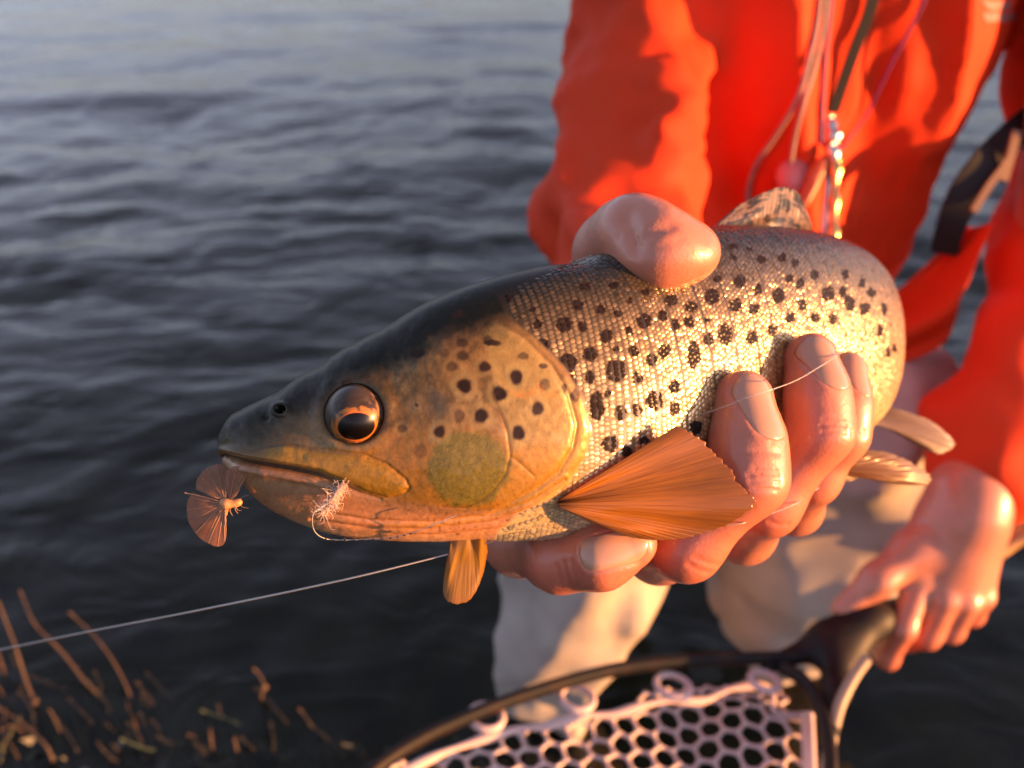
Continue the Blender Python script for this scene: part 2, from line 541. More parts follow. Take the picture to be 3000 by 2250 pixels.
def head_relief(x, y):
    """relief of the head in metres for photograph pixels"""
    h = np.zeros_like(x)
    ho = polydist(x, y, HEADIN, True)
    h2 = polydist(x, y, HEADPOLY, True)
    vfade = sstep(K(0, 330)[1], K(0, 520)[1], y) * sstep(K(950, 0)[0], K(1250, 0)[0], x) * sstep(K(0, 1240)[1], K(0, 1160)[1], y)
    h += (0.0006 * sstep(14, -24, ho) + 0.0006 * sstep(14, -20, h2)) * vfade
    h -= 0.0004 * np.exp(-(ho / 7.0) ** 2) * vfade
    mp_ = polydist(x, y, MAX_POLY, True)
    fade = sstep(K(300, 0)[0], K(520, 0)[0], x)
    h += (0.0006 * sstep(14, -26, mp_) - 0.00025 * np.exp(-((mp_ - 3) / 5.0) ** 2)) * fade
    dm = polydist(x, y, MOUTH)
    wid = np.interp(x, [K(150, 0)[0], K(600, 0)[0], K(930, 0)[0]], [9, 8, 4])
    h -= np.interp(x, [K(150, 0)[0], K(500, 0)[0], K(930, 0)[0]], [0.0026, 0.0016, 0.0002]) * np.exp(-(dm / wid) ** 2)
    h += 0.0005 * np.exp(-((dm - 24) / 10.0) ** 2) * sstep(K(900, 0)[0], K(500, 0)[0], x)
    dp = polydist(x, y, PREOP)
    h -= 0.00015 * np.exp(-(dp / 5.0) ** 2) * sstep(K(0, 680)[1], K(0, 860)[1], y)
    h -= 0.00010 * np.exp(-(polydist(x, y, SUT) / 4.0) ** 2)
    for L in JAWL:
        dl = polydist(x, y, L)
        h -= 0.00025 * np.exp(-(dl / 4.0) ** 2)
        h += 0.00014 * np.exp(-((dl - 11) / 7.0) ** 2)
    de = np.hypot(x - EYE[0], (y - EYE[1]))
    h += 0.0004 * np.exp(-((de - 104) / 22.0) ** 2)
    h -= 0.0040 * sstep(90, 72, de)
    dn = np.hypot((x - NOSE[0]) / 1.25, y - NOSE[1])
    h += 0.0006 * np.exp(-((dn - 17) / 7.0) ** 2) - 0.0016 * sstep(14, 6, dn)
    dn2 = np.hypot(x - K(420, 0)[0], y - K(0, 790)[1])
    h -= 0.0006 * np.exp(-(dn2 / 9.0) ** 2)
    h += 0.00010 * noise2(x, y, 24, 24, 5, 3) * (h2 < 0)
    return h

HEAD_SPOTS = [(1093, 510, 33, 22, 1), (1268, 330, 28, 20, 1), (1290, 465, 25, 22, .7), (1215, 510, 25, 20, .45), (1290, 522, 28, 22, .65), (1245, 570, 25, 22, .55),
 (1388, 570, 27, 24, .95), (1297, 652, 34, 31, 1), (1450, 685, 31, 33, 1), (1523, 612, 30, 33, 1), (1645, 645, 25, 25, .6), (1370, 780, 32, 32, 1), (1275, 782, 25, 30, .55),
 (1190, 852, 29, 27, .95), (1533, 855, 29, 34, 1), (1615, 750, 28, 32, .95), (1025, 838, 20, 18, .55), (1090, 735, 9, 9, .7), (1555, 522, 25, 18, .7), (1420, 465, 42, 15, .95),
 (1785, 690, 24, 34, .85), (1640, 565, 20, 12, .8), (780, 640, 26, 18, .8), (1735, 660, 12, 22, .7), (1105, 935, 35, 30, .35), (620, 650, 30, 22, .5), (1400, 455, 20, 24, .7)]
BODY_SPOTS = [(130, 670, 30, 22), (495, 615, 28, 20), (630, 610, 25, 16), (465, 700, 28, 26), (570, 720, 25, 22), (650, 740, 20, 18), (775, 640, 22, 16), (895, 680, 28, 26), (990, 710, 28, 26),
 (1080, 660, 34, 40), (1190, 700, 28, 30), (1210, 590, 28, 32), (1390, 660, 30, 36), (1300, 625, 22, 26), (1280, 720, 25, 26), (400, 790, 36, 36), (275, 785, 24, 22), (160, 800, 42, 24), (485, 800, 22, 24),
 (595, 845, 30, 32), (770, 775, 33, 36), (855, 750, 22, 24), (980, 780, 25, 28), (915, 795, 22, 26), (1145, 835, 32, 48), (1270, 850, 28, 32), (1065, 860, 24, 28), (1365, 820, 22, 30), (300, 885, 32, 30),
 (520, 930, 34, 34), (720, 915, 26, 26), (865, 915, 28, 34), (805, 955, 26, 30), (1000, 930, 30, 60), (415, 970, 44, 42), (640, 1005, 46, 52), (520, 1035, 22, 30), (735, 1040, 26, 30), (550, 1170, 34, 66),
 (660, 1200, 28, 36), (735, 1185, 26, 34), (820, 1145, 40, 46), (910, 1080, 26, 30), (600, 1110, 18, 22), (910, 1180, 24, 32), (1310, 490, 22, 22), (1410, 480, 22, 20), (1440, 580, 20, 22), (1490, 600, 22, 24),
 (1175, 430, 26, 14), (1470, 505, 18, 18), (1620, 650, 28, 34), (1720, 690, 24, 34), (1790, 720, 24, 30), (610, 1345, 40, 38), (690, 1380, 24, 26), (1010, 1270, 30, 32), (1180, 480, 20, 18), (1690, 640, 18, 26),
 (1260, 440, 18, 12), (1560, 560, 20, 24), (1640, 760, 20, 30), (1560, 760, 22, 26), (1860, 820, 16, 30), (1900, 920, 14, 26), (1930, 900, 12, 22), (1820, 640, 18, 24), (1880, 720, 16, 30), (430, 1060, 26, 40), (1445, 760, 22, 26),
 (250, 720, 16, 12), (700, 680, 16, 14), (1110, 580, 20, 16), (770, 1330, 26, 18), (1500, 700, 20, 26), (1700, 560, 18, 20), (1780, 600, 16, 22), (700, 820, 18, 18), (640, 905, 16, 16), (1060, 770, 16, 18)]
HS = [(*K(a, b_), c * .663, d * .663, s) for a, b_, c, d, s in HEAD_SPOTS]
BS = [(*K2(a, b_), c * .633 * 1.12, d * .633 * 1.12) for a, b_, c, d in BODY_SPOTS]

def spot_field(x, y):
    """1 inside a body spot, 0 outside"""
    m = np.zeros_like(x)
    for a, b_, rx, ry in BS:
        near = (np.abs(x - a) < rx * 2) & (np.abs(y - b_) < ry * 2)
        d = np.hypot((x - a) / rx, (y - b_) / ry)
        m = np.where(near, np.maximum(m, sstep(1.10, 0.80, d)), m)
    return m

def body_colour(v, x, y, a_len):
    c = np.stack([np.interp(v - .045 - .03 * sstep(1900, 2300, x), [0, .10, .26, .42, .60, .78, .9, 1], z) for z in (
        [.012, .018, .040, .11, .30, .52, .58, .60], [.012, .016, .028, .070, .20, .38, .44, .47], [.010, .011, .015, .030, .095, .19, .22, .26])], -1)
    c = c * (1 - .72 * sstep(1850, 1450, x) * sstep(.34, .12, v))[..., None]
    # orange flush behind the gill cover and along the lower flank
    o = np.exp(-(np.hypot(x - 1650, (y - 1420)) / 110.0) ** 2)
    c = mixc(c, np.array([.60, .25, .06]), 0.8 * o)
    ye = sstep(.62, .8, v) * sstep(2350, 2520, x)
    c = mixc(c, np.array([.62, .47, .10]), 0.6 * ye)
    return c

def head_colour(x, y, c0):
    cx, cy = (x - 500) / .663, (y - 700) / .663
    n1 = noise2(x, y, 60, 60, 12, 4); n2 = noise2(x, y, 14, 14, 14, 3); n3 = noise2(x, y, 4.5, 4.5, 15, 2)
    c = np.broadcast_to(np.array([.27, .155, .08]), x.shape + (3,)).copy()
    nm = noise2(x, y, 34, 30, 52, 4)
    c = mixc(c, np.array([.13, .085, .040]), sstep(-.05, .45, nm) * sstep(1000, 700, cy) * .75)
    c = mixc(c, np.array([.44, .29, .20]), sstep(.12, .5, -nm) * .45)
    # cheek: orange brown below the eye
    m = sstep(790, 960, cy + 40 * n1) * sstep(600, 900, cx)
    c = mixc(c, np.array([.46, .225, .055]), m)
    m = np.exp(-(np.hypot((cx - 1060) / 190, (cy - 960) / 120)) ** 2)
    c = mixc(c, np.array([.50, .22, .035]), 0.75 * m)
    # gill cover plate: pinkish with orange and pale metallic mottling
    op = sstep(-6, 10, polydist(x, y, [K(*q) for q in [(1380, 400), (1445, 740), (1490, 850), (1500, 950), (1480, 1030), (1420, 1110), (1700, 1300), (2000, 1000), (1900, 500), (1500, 300)]], True) * -1)
    c = mixc(c, np.array([.38, .27, .15]), op * .85)
    mm = sstep(.10, .45, n1 + .4 * n2) * sstep(1350, 1500, cx) * sstep(480, 560, cy) * sstep(900, 800, cy)
    c = mixc(c, np.array([.55, .26, .08]), .7 * mm)
    mm = sstep(.05, .4, noise2(x, y, 40, 40, 77, 3)) * sstep(950, 1200, cx) * sstep(620, 720, cy) * sstep(960, 860, cy)
    c = mixc(c, np.array([.48, .34, .27]), .55 * mm)
    # orange lower margin of the plate
    m = op * sstep(880, 960, cy + 30 * n1)
    c = mixc(c, np.array([.52, .27, .07]), .8 * m)
    # olive cheek patch
    e = np.hypot((cx - 1318) / 182, (cy - 1008) / 168) + .05 * n2
    e = np.where(cx > 1318, np.hypot((cx - 1318) / 175, (cy - 1008) / 165), e)
    m = sstep(1.10, .88, e + .10 * n2 + .06 * n1)
    c = mixc(c, np.array([.215, .185, .050]) * (1 + .15 * n3[..., None]), m * .92)
    # blue grey smudge
    m = np.exp(-(np.hypot((cx - 1195) / 48, (cy - 745) / 55)) ** 2) + .8 * np.exp(-(np.hypot((cx - 1165) / 24, (cy - 690) / 30)) ** 2)
    c = mixc(c, np.array([.12, .105, .115]), np.clip(m, 0, .85))
    # lower jaw and throat
    jl = np.interp(cx, [150, 400, 750, 930, 1100, 1300, 1500, 1700, 1850], [970, 1000, 1080, 1150, 1160, 1180, 1190, 1120, 1060])
    m = sstep(-12, 14, cy - jl)
    c = mixc(c, np.array([.40, .235, .15]), m)
    m = sstep(30, 130, cy - jl) * sstep(600, 900, cx)
    c = mixc(c, np.array([.55, .30, .17]), m * .8)
    m = sstep(900, 300, cx) * sstep(0, 30, cy - jl) * sstep(1230, 1120, cy)
    c = mixc(c, np.array([.17, .125, .085]), m * .75)
    chin = np.interp(cx, [300, 500, 800, 1100, 1500], [1170, 1225, 1282, 1305, 1290])
    c = mixc(c, np.array([.62, .43, .30]), sstep(-10, 30, cy - chin) * .8)
    # gill membrane: yellow brown
    m = sstep(10, -10, polydist(x, y, OPERC2 + OPERC[::-1], True))
    c = mixc(c, np.array([.50, .29, .11]), m * sstep(600, 800, cy) * .9)
    c = mixc(c, np.array([.26, .15, .08]), m * sstep(700, 600, cy) * .9)
    # snout: dark olive
    m = sstep(680, 380, cx + 40 * n1) * sstep(1000, 880, cy - .1 * (cx - 300))
    c = mixc(c, np.array([.055, .047, .028]), m * .92)
    # jaw bone: yellow
    mp_ = polydist(x, y, MAX_POLY, True)
    m = sstep(4, -8, mp_)
    c = mixc(c, np.array([.50, .27, .045]) * (1 + .12 * n2[..., None]), m * sstep(330, 560, cx))
    m = np.exp(-(np.hypot((cx - 760) / 180, (cy - 905) / 30)) ** 2)
    c = mixc(c, np.array([.36, .25, .19]), .7 * m)
    # lips, mouth line
    dm = polydist(x, y, MOUTH)
    c = mixc(c, np.array([.42, .22, .17]), .7 * np.exp(-((dm - 12) / 9) ** 2) * sstep(900, 500, cx))
    c = mixc(c, np.array([.05, .022, .022]), .93 * np.exp(-(dm / 5.5) ** 2) * sstep(900, 600, cx))
    c = mixc(c, np.array([.45, .40, .38]), np.exp(-(np.hypot((cx - 262) / 26, (cy - 1005) / 22)) ** 2))
    # dark crown
    yt = np.interp(cx, [100, 220, 420, 640, 760, 950, 1150, 1400, 1600, 1900], [890, 850, 790, 690, 615, 560, 440, 360, 300, 230])
    m = sstep(150, -40, cy - yt + 45 * n1 + 14 * n2)
    c = mixc(c, np.array([.010, .011, .009]), m)
    # rim of the eye
    de = np.hypot(x - EYE[0], y - EYE[1])
    c = mixc(c, np.array([.085, .058, .036]), sstep(100, 90, de))
    c = mixc(c, np.array([.10, .055, .02]), .8 * np.exp(-(np.hypot((cx - 965) / 65, (cy - 822 + .42 * (cx - 965)) / 20)) ** 2))
    dn = np.hypot((x - NOSE[0]) / 1.25, y - NOSE[1])
    c = mixc(c, np.array([.008, .008, .008]), sstep(14, 7, dn))
    # freckle grain
    c = c * (1 + .28 * n3 + .16 * n2)[..., None]
    for a, b_, rx, ry, s in HS:
        an_ = np.arctan2(y - b_, x - a); wob = 1 + .05 * np.sin(2 * an_ + a) + .06 * np.sin(3 * an_ + b_) + .10 * n2
        d = np.hypot((x - a) / rx, (y - b_) / ry) * wob
        near = d < 3
        halo = np.where(near, np.exp(-((d - 1.5) / .45) ** 2), 0) * (.36 * s) * sstep(520, 600, (b_ - 700) / .663 + 0 * x) * sstep(850, 1000, (a - 500) / .663 + 0 * x)
        c = mixc(c, np.array([.50, .40, .26]), halo)
        c = mixc(c, np.array([.030, .014, .010]), np.where(near, sstep(1.18, .70, d), 0) * s)
    # seams
    c = mixc(c, np.array([.16, .085, .04]), .55 * np.exp(-(polydist(x, y, PREOP) / 3.2) ** 2))
    c = mixc(c, np.array([.16, .085, .04]), .5 * np.exp(-(polydist(x, y, SUT) / 2.4) ** 2))
    lo_ = sstep(-30, 60, cy - jl)[..., None]
    return c * (np.array([.64, .60, .34]) * (1 - lo_) + np.array([1.10, .86, .60]) * lo_)

trout = empty('brown_trout', P(1700, 1580, .215))
tag(trout, 'black spotted golden brown trout held out in a bare hand', 'fish')

th_n = np.linspace(0, math.pi, NV)
IU, TH = np.meshgrid(np.arange(NU), th_n, indexing='ij')
base = fish_base(IU, TH)
px, py, _ = project(base)
vv = TH / math.pi
hmask = sstep(8, -8, polydist(px, py, HEADPOLY, True))
rel = head_relief(px, py) * sstep(1, 18, IU) * np.minimum(1, np.sin(TH) * 6) * sstep(1960, 1880, px)
sk = body_colour(vv, px, py, arc[IU])
sp = spot_field(px, py)
sk = mixc(sk, np.array([.016, .010, .008]), sp * .95)
colr = mixc(sk, head_colour(px, py, sk), hmask)
lateral = np.exp(-((vv - .50) / .006) ** 2) * (1 - hmask)
rel = rel - .0001 * lateral
metal = (.22 + .55 * sstep(.25, .6, noise2(px, py, 7, 6, 61, 2))) * hmask * sstep(600, 900, (px - 500) / .663) * sstep(500, 700, (py - 700) / .663) + .05
def surf_normal(iu, th, side):
    e = 0.004
    a = fish_base(np.clip(iu + 1, 0, NU - 1), th, side) - fish_base(np.clip(iu - 1, 0, NU - 1), th, side)
    b_ = fish_base(iu, np.clip(th + e, 0, math.pi), side) - fish_base(iu, np.clip(th - e, 0, math.pi), side)
    n = unit(np.cross(a, b_))
    s = np.sign(np.einsum('...i,...i->...', n, base_out(iu, th, side)))
    return n * s[..., None]
def base_out(iu, th, side):
    return Uh[iu] * (np.cos(th) * half[iu])[..., None] + side * Sd[iu] * (np.sin(th) * Wd[iu] + 1e-4)[..., None]
Nn = surf_normal(IU, TH, 1.0)
NEAR = base + Nn * rel[..., None]
jf = np.round(np.linspace(0, NV - 1, NFAR)).astype(int)[1:-1][::-1]
FARB = fish_base(IU[:, jf], TH[:, jf], -1.0)
FAR = FARB + surf_normal(IU[:, jf], TH[:, jf], -1.0) * rel[:, jf][..., None]
VV = np.concatenate([NEAR, FAR], 1)
CC = np.concatenate([colr, colr[:, jf]], 1)
MM = np.concatenate([metal, metal[:, jf]], 1)
nvt = VV.shape[1]
Ff = grid_faces(NU, nvt, wrap_v=True)
Vf = VV.reshape(-1, 3)
# orientation
c0 = Vf[Ff[NU * nvt // 2 if NU * nvt // 2 < len(Ff) else 0]]

m_skin_f, t, b = material('trout_skin')
vcol(t, b)
setp(b, Roughness=.45, Specular_IOR_Level=.12, Coat_Weight=.40, Coat_Roughness=.06, Subsurface_Weight=.08, Subsurface_Scale=.002)
b.inputs['Subsurface Radius'].default_value = (1, .5, .25)
am = t.nodes.new('ShaderNodeAttribute'); am.attribute_name = 'metal'
t.links.new(am.outputs['Fac'], b.inputs['Metallic'])
aw = t.nodes.new('ShaderNodeAttribute'); aw.attribute_name = 'wet'
t.links.new(aw.outputs['Fac'], b.inputs['Coat Weight'])
add_noise_bump(t, b, 900, .10, .0004, 3)
n_ref = np.cross(Vf[Ff[:, 1]] - Vf[Ff[:, 0]], Vf[Ff[:, 3]] - Vf[Ff[:, 0]])
cen = Cc[np.clip(Ff[:, 0] // nvt, 0, NU - 1)]
if np.einsum('ij,ij->i', n_ref, Vf[Ff[:, 0]] - cen).mean() < 0:
    Ff = Ff[:, ::-1]
caps = []
WW = .62 - .47 * np.clip(1 - CC.sum(-1) / .12, 0, 1)
body_o = mesh_obj('body', Vf, Ff, m_skin_f, trout, col=CC.reshape(-1, 3), attrs={'metal': MM.ravel(), 'wet': WW.ravel()})

# ---- scales: overlapping rows of small domed plates
SCM = {}
def build_scales(side, pitch_a=.00138, pitch_g=.00116, memo=None):
    cen_, nor_, tan_, col_, siz_, spt_ = [], [], [], [], [], []
    a0 = arc[np.searchsorted(ST_s[:, 0], 1290)]
    ks = int((arc[-1] - a0) / pitch_a)
    thf = np.linspace(0.02, math.pi - .02, 400)
    for k in range(0 if memo else ks):
        a_ = a0 + k * pitch_a
        fi = np.interp(a_, arc, np.arange(NU)); i = int(round(fi))
        ring = fish_base(np.full(400, i), thf, side)
        g = np.concatenate([[0], np.cumsum(np.linalg.norm(np.diff(ring, axis=0), axis=1))])
        n = 80
        gs = (np.arange(n) + (.5 if k % 2 else 0.0) + .25) / n * g[-1]
        gs = gs[gs < g[-1]]
        th = np.interp(gs + RNG.normal(0, .00012, len(gs)), g, thf)
        ii = np.full(len(th), i)
        cen_.append(ii); nor_.append(th)
        ref = fish_base(ii, th, 1.0)
        x, y, _ = project(ref)
        v = th / math.pi
        keep = (polydist(x, y, HEADPOLY, True) > 4) & ~((x < K(1430, 0)[0]) & (y > K(0, 1100)[1])) & (x > 1360 + 430 * np.clip(1 - v / .30, 0, 1) + RNG.normal(0, 20, len(x)))
        siz_.append(np.where(keep, g[-1] / n, 0))
        c = np.stack([np.interp(v - .045 - .03 * sstep(1900, 2300, x), [0, .10, .22, .34, .5, .7, .88, 1], z) for z in (
            [.022, .035, .15, .46, .78, .92, .92, .88], [.022, .028, .090, .27, .52, .74, .77, .76], [.018, .02, .035, .105, .24, .46, .48, .52])], -1)
        ye = sstep(.60, .78, v) * sstep(2380, 2520, x)
        c = mixc(c, np.array([.75, .60, .16]), .6 * ye)
        o = np.exp(-(np.hypot(x - 1650, (y - 1420)) / 90.0) ** 2)
        c = mixc(c, np.array([.70, .33, .10]), .8 * o)
        c = c * (1 + RNG.normal(0, .13, len(th)))[:, None]
        s = spot_field(x + RNG.normal(0, 2.2, len(x)), y + RNG.normal(0, 2.2, len(x)))
        s = sstep(.15, .7, s + RNG.normal(0, .10, len(s)))
        col_.append(c); spt_.append(s)
    if not memo:
        ii, th, col_, siz_, spt_ = map(np.concatenate, (cen_, nor_, col_, siz_, spt_))
        k = siz_ > 0
        SCM['d'] = (ii[k], th[k], col_[k], spt_[k], siz_[k])
    ii, th, col_, spt_, pg_ = SCM['d']
    cen_, nor_, tan_ = fish_base(ii, th, side), surf_normal(ii, th, side), tang[ii]
    N = len(cen_)
    tan_ = unit(tan_ - nor_ * np.einsum('ij,ij->i', tan_, nor_)[:, None])
    bi = np.cross(nor_, tan_)
    # jitter the plate's tilt
    tl = RNG.normal(0, .10, (N, 2))
    nj = unit(nor_ + tan_ * (tl[:, :1] - .10) + bi * tl[:, 1:])
    tj = unit(tan_ - nj * np.einsum('ij,ij->i', tan_, nj)[:, None]); bj = np.cross(nj, tj)
    ang = np.radians([0, 45, 90, 135, 180, 225, 270, 315])
    rx = np.array([.98, .92, .78, .80, .74, .80, .78, .92]) * pitch_a * .68
    ry = (pg_ * .58)[:, None, None]
    ring = (cen_[:, None] + tj[:, None] * (rx * np.cos(ang))[None, :, None] + bj[:, None] * (ry * 1.05 * np.sin(ang)[None, :, None])
            + nj[:, None] * (.00002 + .00006 * (np.cos(ang) > .5))[None, :, None])
    mid = (cen_[:, None] + tj[:, None] * (.55 * rx * np.cos(ang))[None, :, None] + bj[:, None] * (.55 * ry * np.sin(ang)[None, :, None]) + nj[:, None] * .00013)
    top = cen_ + nj * .00016 + tj * .00008
    V = np.concatenate([ring, mid, top[:, None]], 1)
    F = []
    for j in range(8):
        q = (j + 1) % 8
        F.append((j, q, 8 + q)); F.append((j, 8 + q, 8 + j)); F.append((8 + j, 8 + q, 16))
    F = np.array(F)
    if side < 0:
        pass
    FF = (np.arange(N)[:, None, None] * 17 + F[None]).reshape(-1, 3)
    C = np.repeat(col_, 17, 0).reshape(N, 17, 3)
    C[:, :8] *= .62                                   # darker pigment round the edge of each scale
    if not memo:                                      # black spots, pigmented across the scales
        x, y, _ = project(V.reshape(-1, 3))
        SCM['s'] = sstep(.25, .75, spot_field(x + 5 * noise2(x, y, 9, 9, 71), y + 5 * noise2(x, y, 9, 9, 72)) + np.repeat(RNG.normal(0, .13, N), 17))
    S = SCM['s']
    return V.reshape(-1, 3), FF, mixc(C.reshape(-1, 3), np.array([.016, .010, .010]), S * .98), S

m_scale, t, b = material('trout_scale')
vcol(t, b)
setp(b, Roughness=.25, Coat_Weight=.4, Coat_Roughness=.10)
asp = t.nodes.new('ShaderNodeAttribute'); asp.attribute_name = 'spot'
mr = t.nodes.new('ShaderNodeMapRange'); mr.inputs['To Min'].default_value = .58; mr.inputs['To Max'].default_value = 0.0
t.links.new(asp.outputs['Fac'], mr.inputs['Value']); t.links.new(mr.outputs[0], b.inputs['Metallic'])
for nm_, hi_, lo_ in (('Specular IOR Level', .5, .06), ('Coat Weight', .4, .0)):
    m3 = t.nodes.new('ShaderNodeMapRange'); m3.inputs['To Min'].default_value = hi_; m3.inputs['To Max'].default_value = lo_
    t.links.new(asp.outputs['Fac'], m3.inputs['Value']); t.links.new(m3.outputs[0], b.inputs[nm_])
V1, F1, C1, S1 = build_scales(1.0)
V2, F2, C2, S2 = build_scales(-1.0, memo=SCM)
F2 = F2[:, ::-1]
Vs = np.vstack([V1, V2]); Fs = np.vstack([F1, F2 + len(V1)])
sc_o = mesh_obj('scale_coat', Vs, Fs, m_scale, trout, col=np.vstack([C1, C2]), attrs={'spot': np.concatenate([S1, S2])})
tag(sc_o, kind='stuff')

# ---- eyes
def nearest_station(x):
    return int(np.argmin(np.abs((ST_s[:, 0] + ST_s[:, 2]) / 2 - x)))
m_eye, t, b = material('trout_eye')
vcol(t, b)
setp(b, Roughness=.3, Specular_IOR_Level=.2, Coat_Weight=.28, Coat_Roughness=.03)
i, j = np.unravel_index(np.argmin((px - EYE[0]) ** 2 + (py - EYE[1]) ** 2), px.shape)
pc = base[i, j]
R_e = (EYE_R + 8) / FPX * project(pc)[2]
f1 = unit(Nn[i, j] * .45 + unit(CAMP - pc) * .55)
cen_e = pc - f1 * R_e * .46
f2 = unit(Uh[i] - f1 * (Uh[i] @ f1)); f3 = np.cross(f2, f1)
if f3 @ tang[i] < 0: f3 = -f3                     # f3 towards the tail
na, nb = 110, 80
la = np.linspace(0, 2 * math.pi, na, endpoint=False); ph = np.linspace(0.0, math.pi * .62, nb)
LA, PH = np.meshgrid(la, ph, indexing='ij')
dirx, diry, dirz = np.sin(PH) * np.cos(LA), np.sin(PH) * np.sin(LA), np.cos(PH)
gx, gy = .03, -.40                                 # the eyeball looks down
dpu = np.hypot((dirx - gx) / 1.30, (diry - gy) / .92)
r = R_e * (1 + .045 * np.exp(-((dirx - gx) ** 2 + (diry - gy) ** 2) / .22))
Ve = (cen_e + (f3[None, None] * dirx[..., None] + f2[None, None] * diry[..., None] + f1[None, None] * dirz[..., None]) * r[..., None]).reshape(-1, 3)
nz_ = noise3(np.stack([dirx * 9, diry * 9, dirz * 9], -1), 4)
nq_ = noise3(np.stack([dirx * 22, diry * 22, dirz * 9], -1), 9)
ce = np.broadcast_to(np.array([.030, .019, .014]), LA.shape + (3,)).copy()
ce = mixc(ce, np.array([.050, .034, .025]), sstep(.10, .55, diry + .25 * nz_))
ce = mixc(ce, np.array([.34, .18, .12]), .6 * sstep(.55, .9, dirx + .2 * nz_))
iris = sstep(.68, .58, dpu + .06 * nz_)
gold = mixc(np.array([.30, .12, .03]), np.array([.09, .048, .03]), sstep(-.1, .5, nz_ + .5 * nq_))
ce = mixc(ce, gold, iris)
ce = mixc(ce, np.array([.50, .13, .025]), sstep(.53, .47, dpu + .03 * nz_))
ce = mixc(ce, np.array([.003, .002, .002]), sstep(.445, .42, dpu))
Fe = grid_faces(na, nb, wrap_u=True)
nrm = np.cross(Ve[Fe[:, 1]] - Ve[Fe[:, 0]], Ve[Fe[:, 3]] - Ve[Fe[:, 0]])
if np.einsum('ij,ij->i', nrm, Ve[Fe[:, 0]] - cen_e).mean() < 0: Fe = Fe[:, ::-1]
mesh_obj('eye', Ve, Fe, m_eye, trout, col=ce.reshape(-1, 3))
Vm = Ve - 2 * ((Ve - Cc[i]) @ Sd[i])[:, None] * Sd[i]
mesh_obj('eye', Vm, Fe[:, ::-1], m_eye, trout, col=ce.reshape(-1, 3))

# ---- fins
def fin_material(name, trans=.35, rough=.35):
    m, t, b = material(name)
    a = vcol(t, b)
    setp(b, Roughness=rough, Coat_Weight=.5, Coat_Roughness=.15)
    tl = t.nodes.new('ShaderNodeBsdfTranslucent')
    t.links.new(a.outputs['Color'], tl.inputs['Color'])
    mx = t.nodes.new('ShaderNodeMixShader'); mx.inputs[0].default_value = trans
    t.links.new(b.outputs[0], mx.inputs[1]); t.links.new(tl.outputs[0], mx.inputs[2])
    t.links.new(mx.outputs[0], t.nodes['Material Output'].inputs['Surface'])
    return m
m_fin = fin_material('trout_fin', .55, .28)

def make_fin(name, basep, margin, nrays, cfn, ruffle=.0003, thick=.0005, jag=.04, bow=0.0, seed=1, na=260, nr=90, facing=None, wave=.0008):
    """a fan of rays from the base line to the margin line"""
    bl = spline(basep, na); ml = spline(margin, na)
    a = np.linspace(0, 1, na); r = np.linspace(0, 1, nr)
    rr = np.random.default_rng(seed)
    rayph = a * nrays
    cut = 1 - jag * (.5 + rr.random(nrays * 2 + 4)[np.floor(rayph * 2).astype(int)]) * np.abs(np.sin(math.pi * (rayph * 2 + .6 * noise2(a * 14, a * 0, 1, 1, seed + 7)))) ** 1.2 * .7 - jag * 1.1 * np.abs(noise2(a * 30, a * 0, 1, 1, seed, 2))
    A, Rr = np.meshgrid(a, r, indexing='ij')
    Pm = bl[:, None] + (ml - bl)[:, None] * (Rr * cut[:, None])[..., None]
    nn = unit(np.cross(np.gradient(Pm, axis=0), np.gradient(Pm, axis=1)).mean((0, 1)))
    tgt = -FWD if facing is None else np.asarray(facing, float)
    if nn @ tgt < 0: nn = -nn
    ph_ = A * nrays + .35 * noise2(A * 9, Rr * .6, 1, 1, seed + 2)
    def lines(k): return 1 - np.abs(2 * (ph_ * k - np.floor(ph_ * k)) - 1)          # 0 at a ray, 1 between
    g1, g2 = sstep(.25, .5, Rr), sstep(.55, .8, Rr)
    ray = (lines(1) * (1 - .7 * g1) + lines(2) * g1 * (.7 - .4 * g2) + .4 * lines(4) * g1 * g2) * 2 - 1
    off = ruffle * ray * sstep(0, .15, Rr) * np.minimum(1, Rr * 1.5) + bow * np.sin(Rr * math.pi * .9) + wave * noise2(A * 5, Rr * 2, 1, 1, seed + 4)
    Pm = Pm + nn * off[..., None]
    th = thick * (1 - .65 * Rr) + .00008
    Vt = Pm + nn * th[..., None]; Vb = Pm - nn * th[..., None]
    F1 = grid_faces(na, nr)
    n = na * nr
    rim = [i * nr + nr - 1 for i in range(na)]
    edge = list(range(0, nr)) + rim[1:] + [(na - 1) * nr + j for j in range(nr - 2, -1, -1)] + [i * nr for i in range(na - 2, 0, -1)]
    E = np.array(edge); E2 = np.roll(E, -1)
    Fq = np.vstack([F1, F1[:, ::-1] + n, np.stack([E, E2, E2 + n, E + n], 1)])
    c = cfn(A, Rr, ray)
    C = np.vstack([c.reshape(-1, 3)] * 2)
    Vv = np.vstack([Vt.reshape(-1, 3), Vb.reshape(-1, 3)])
    q = F1[len(F1) // 2]
    if np.cross(Vv[q[1]] - Vv[q[0]], Vv[q[3]] - Vv[q[0]]) @ nn < 0: Fq = Fq[:, ::-1]
    return mesh_obj(name, Vv, Fq, m_fin, trout, col=C)

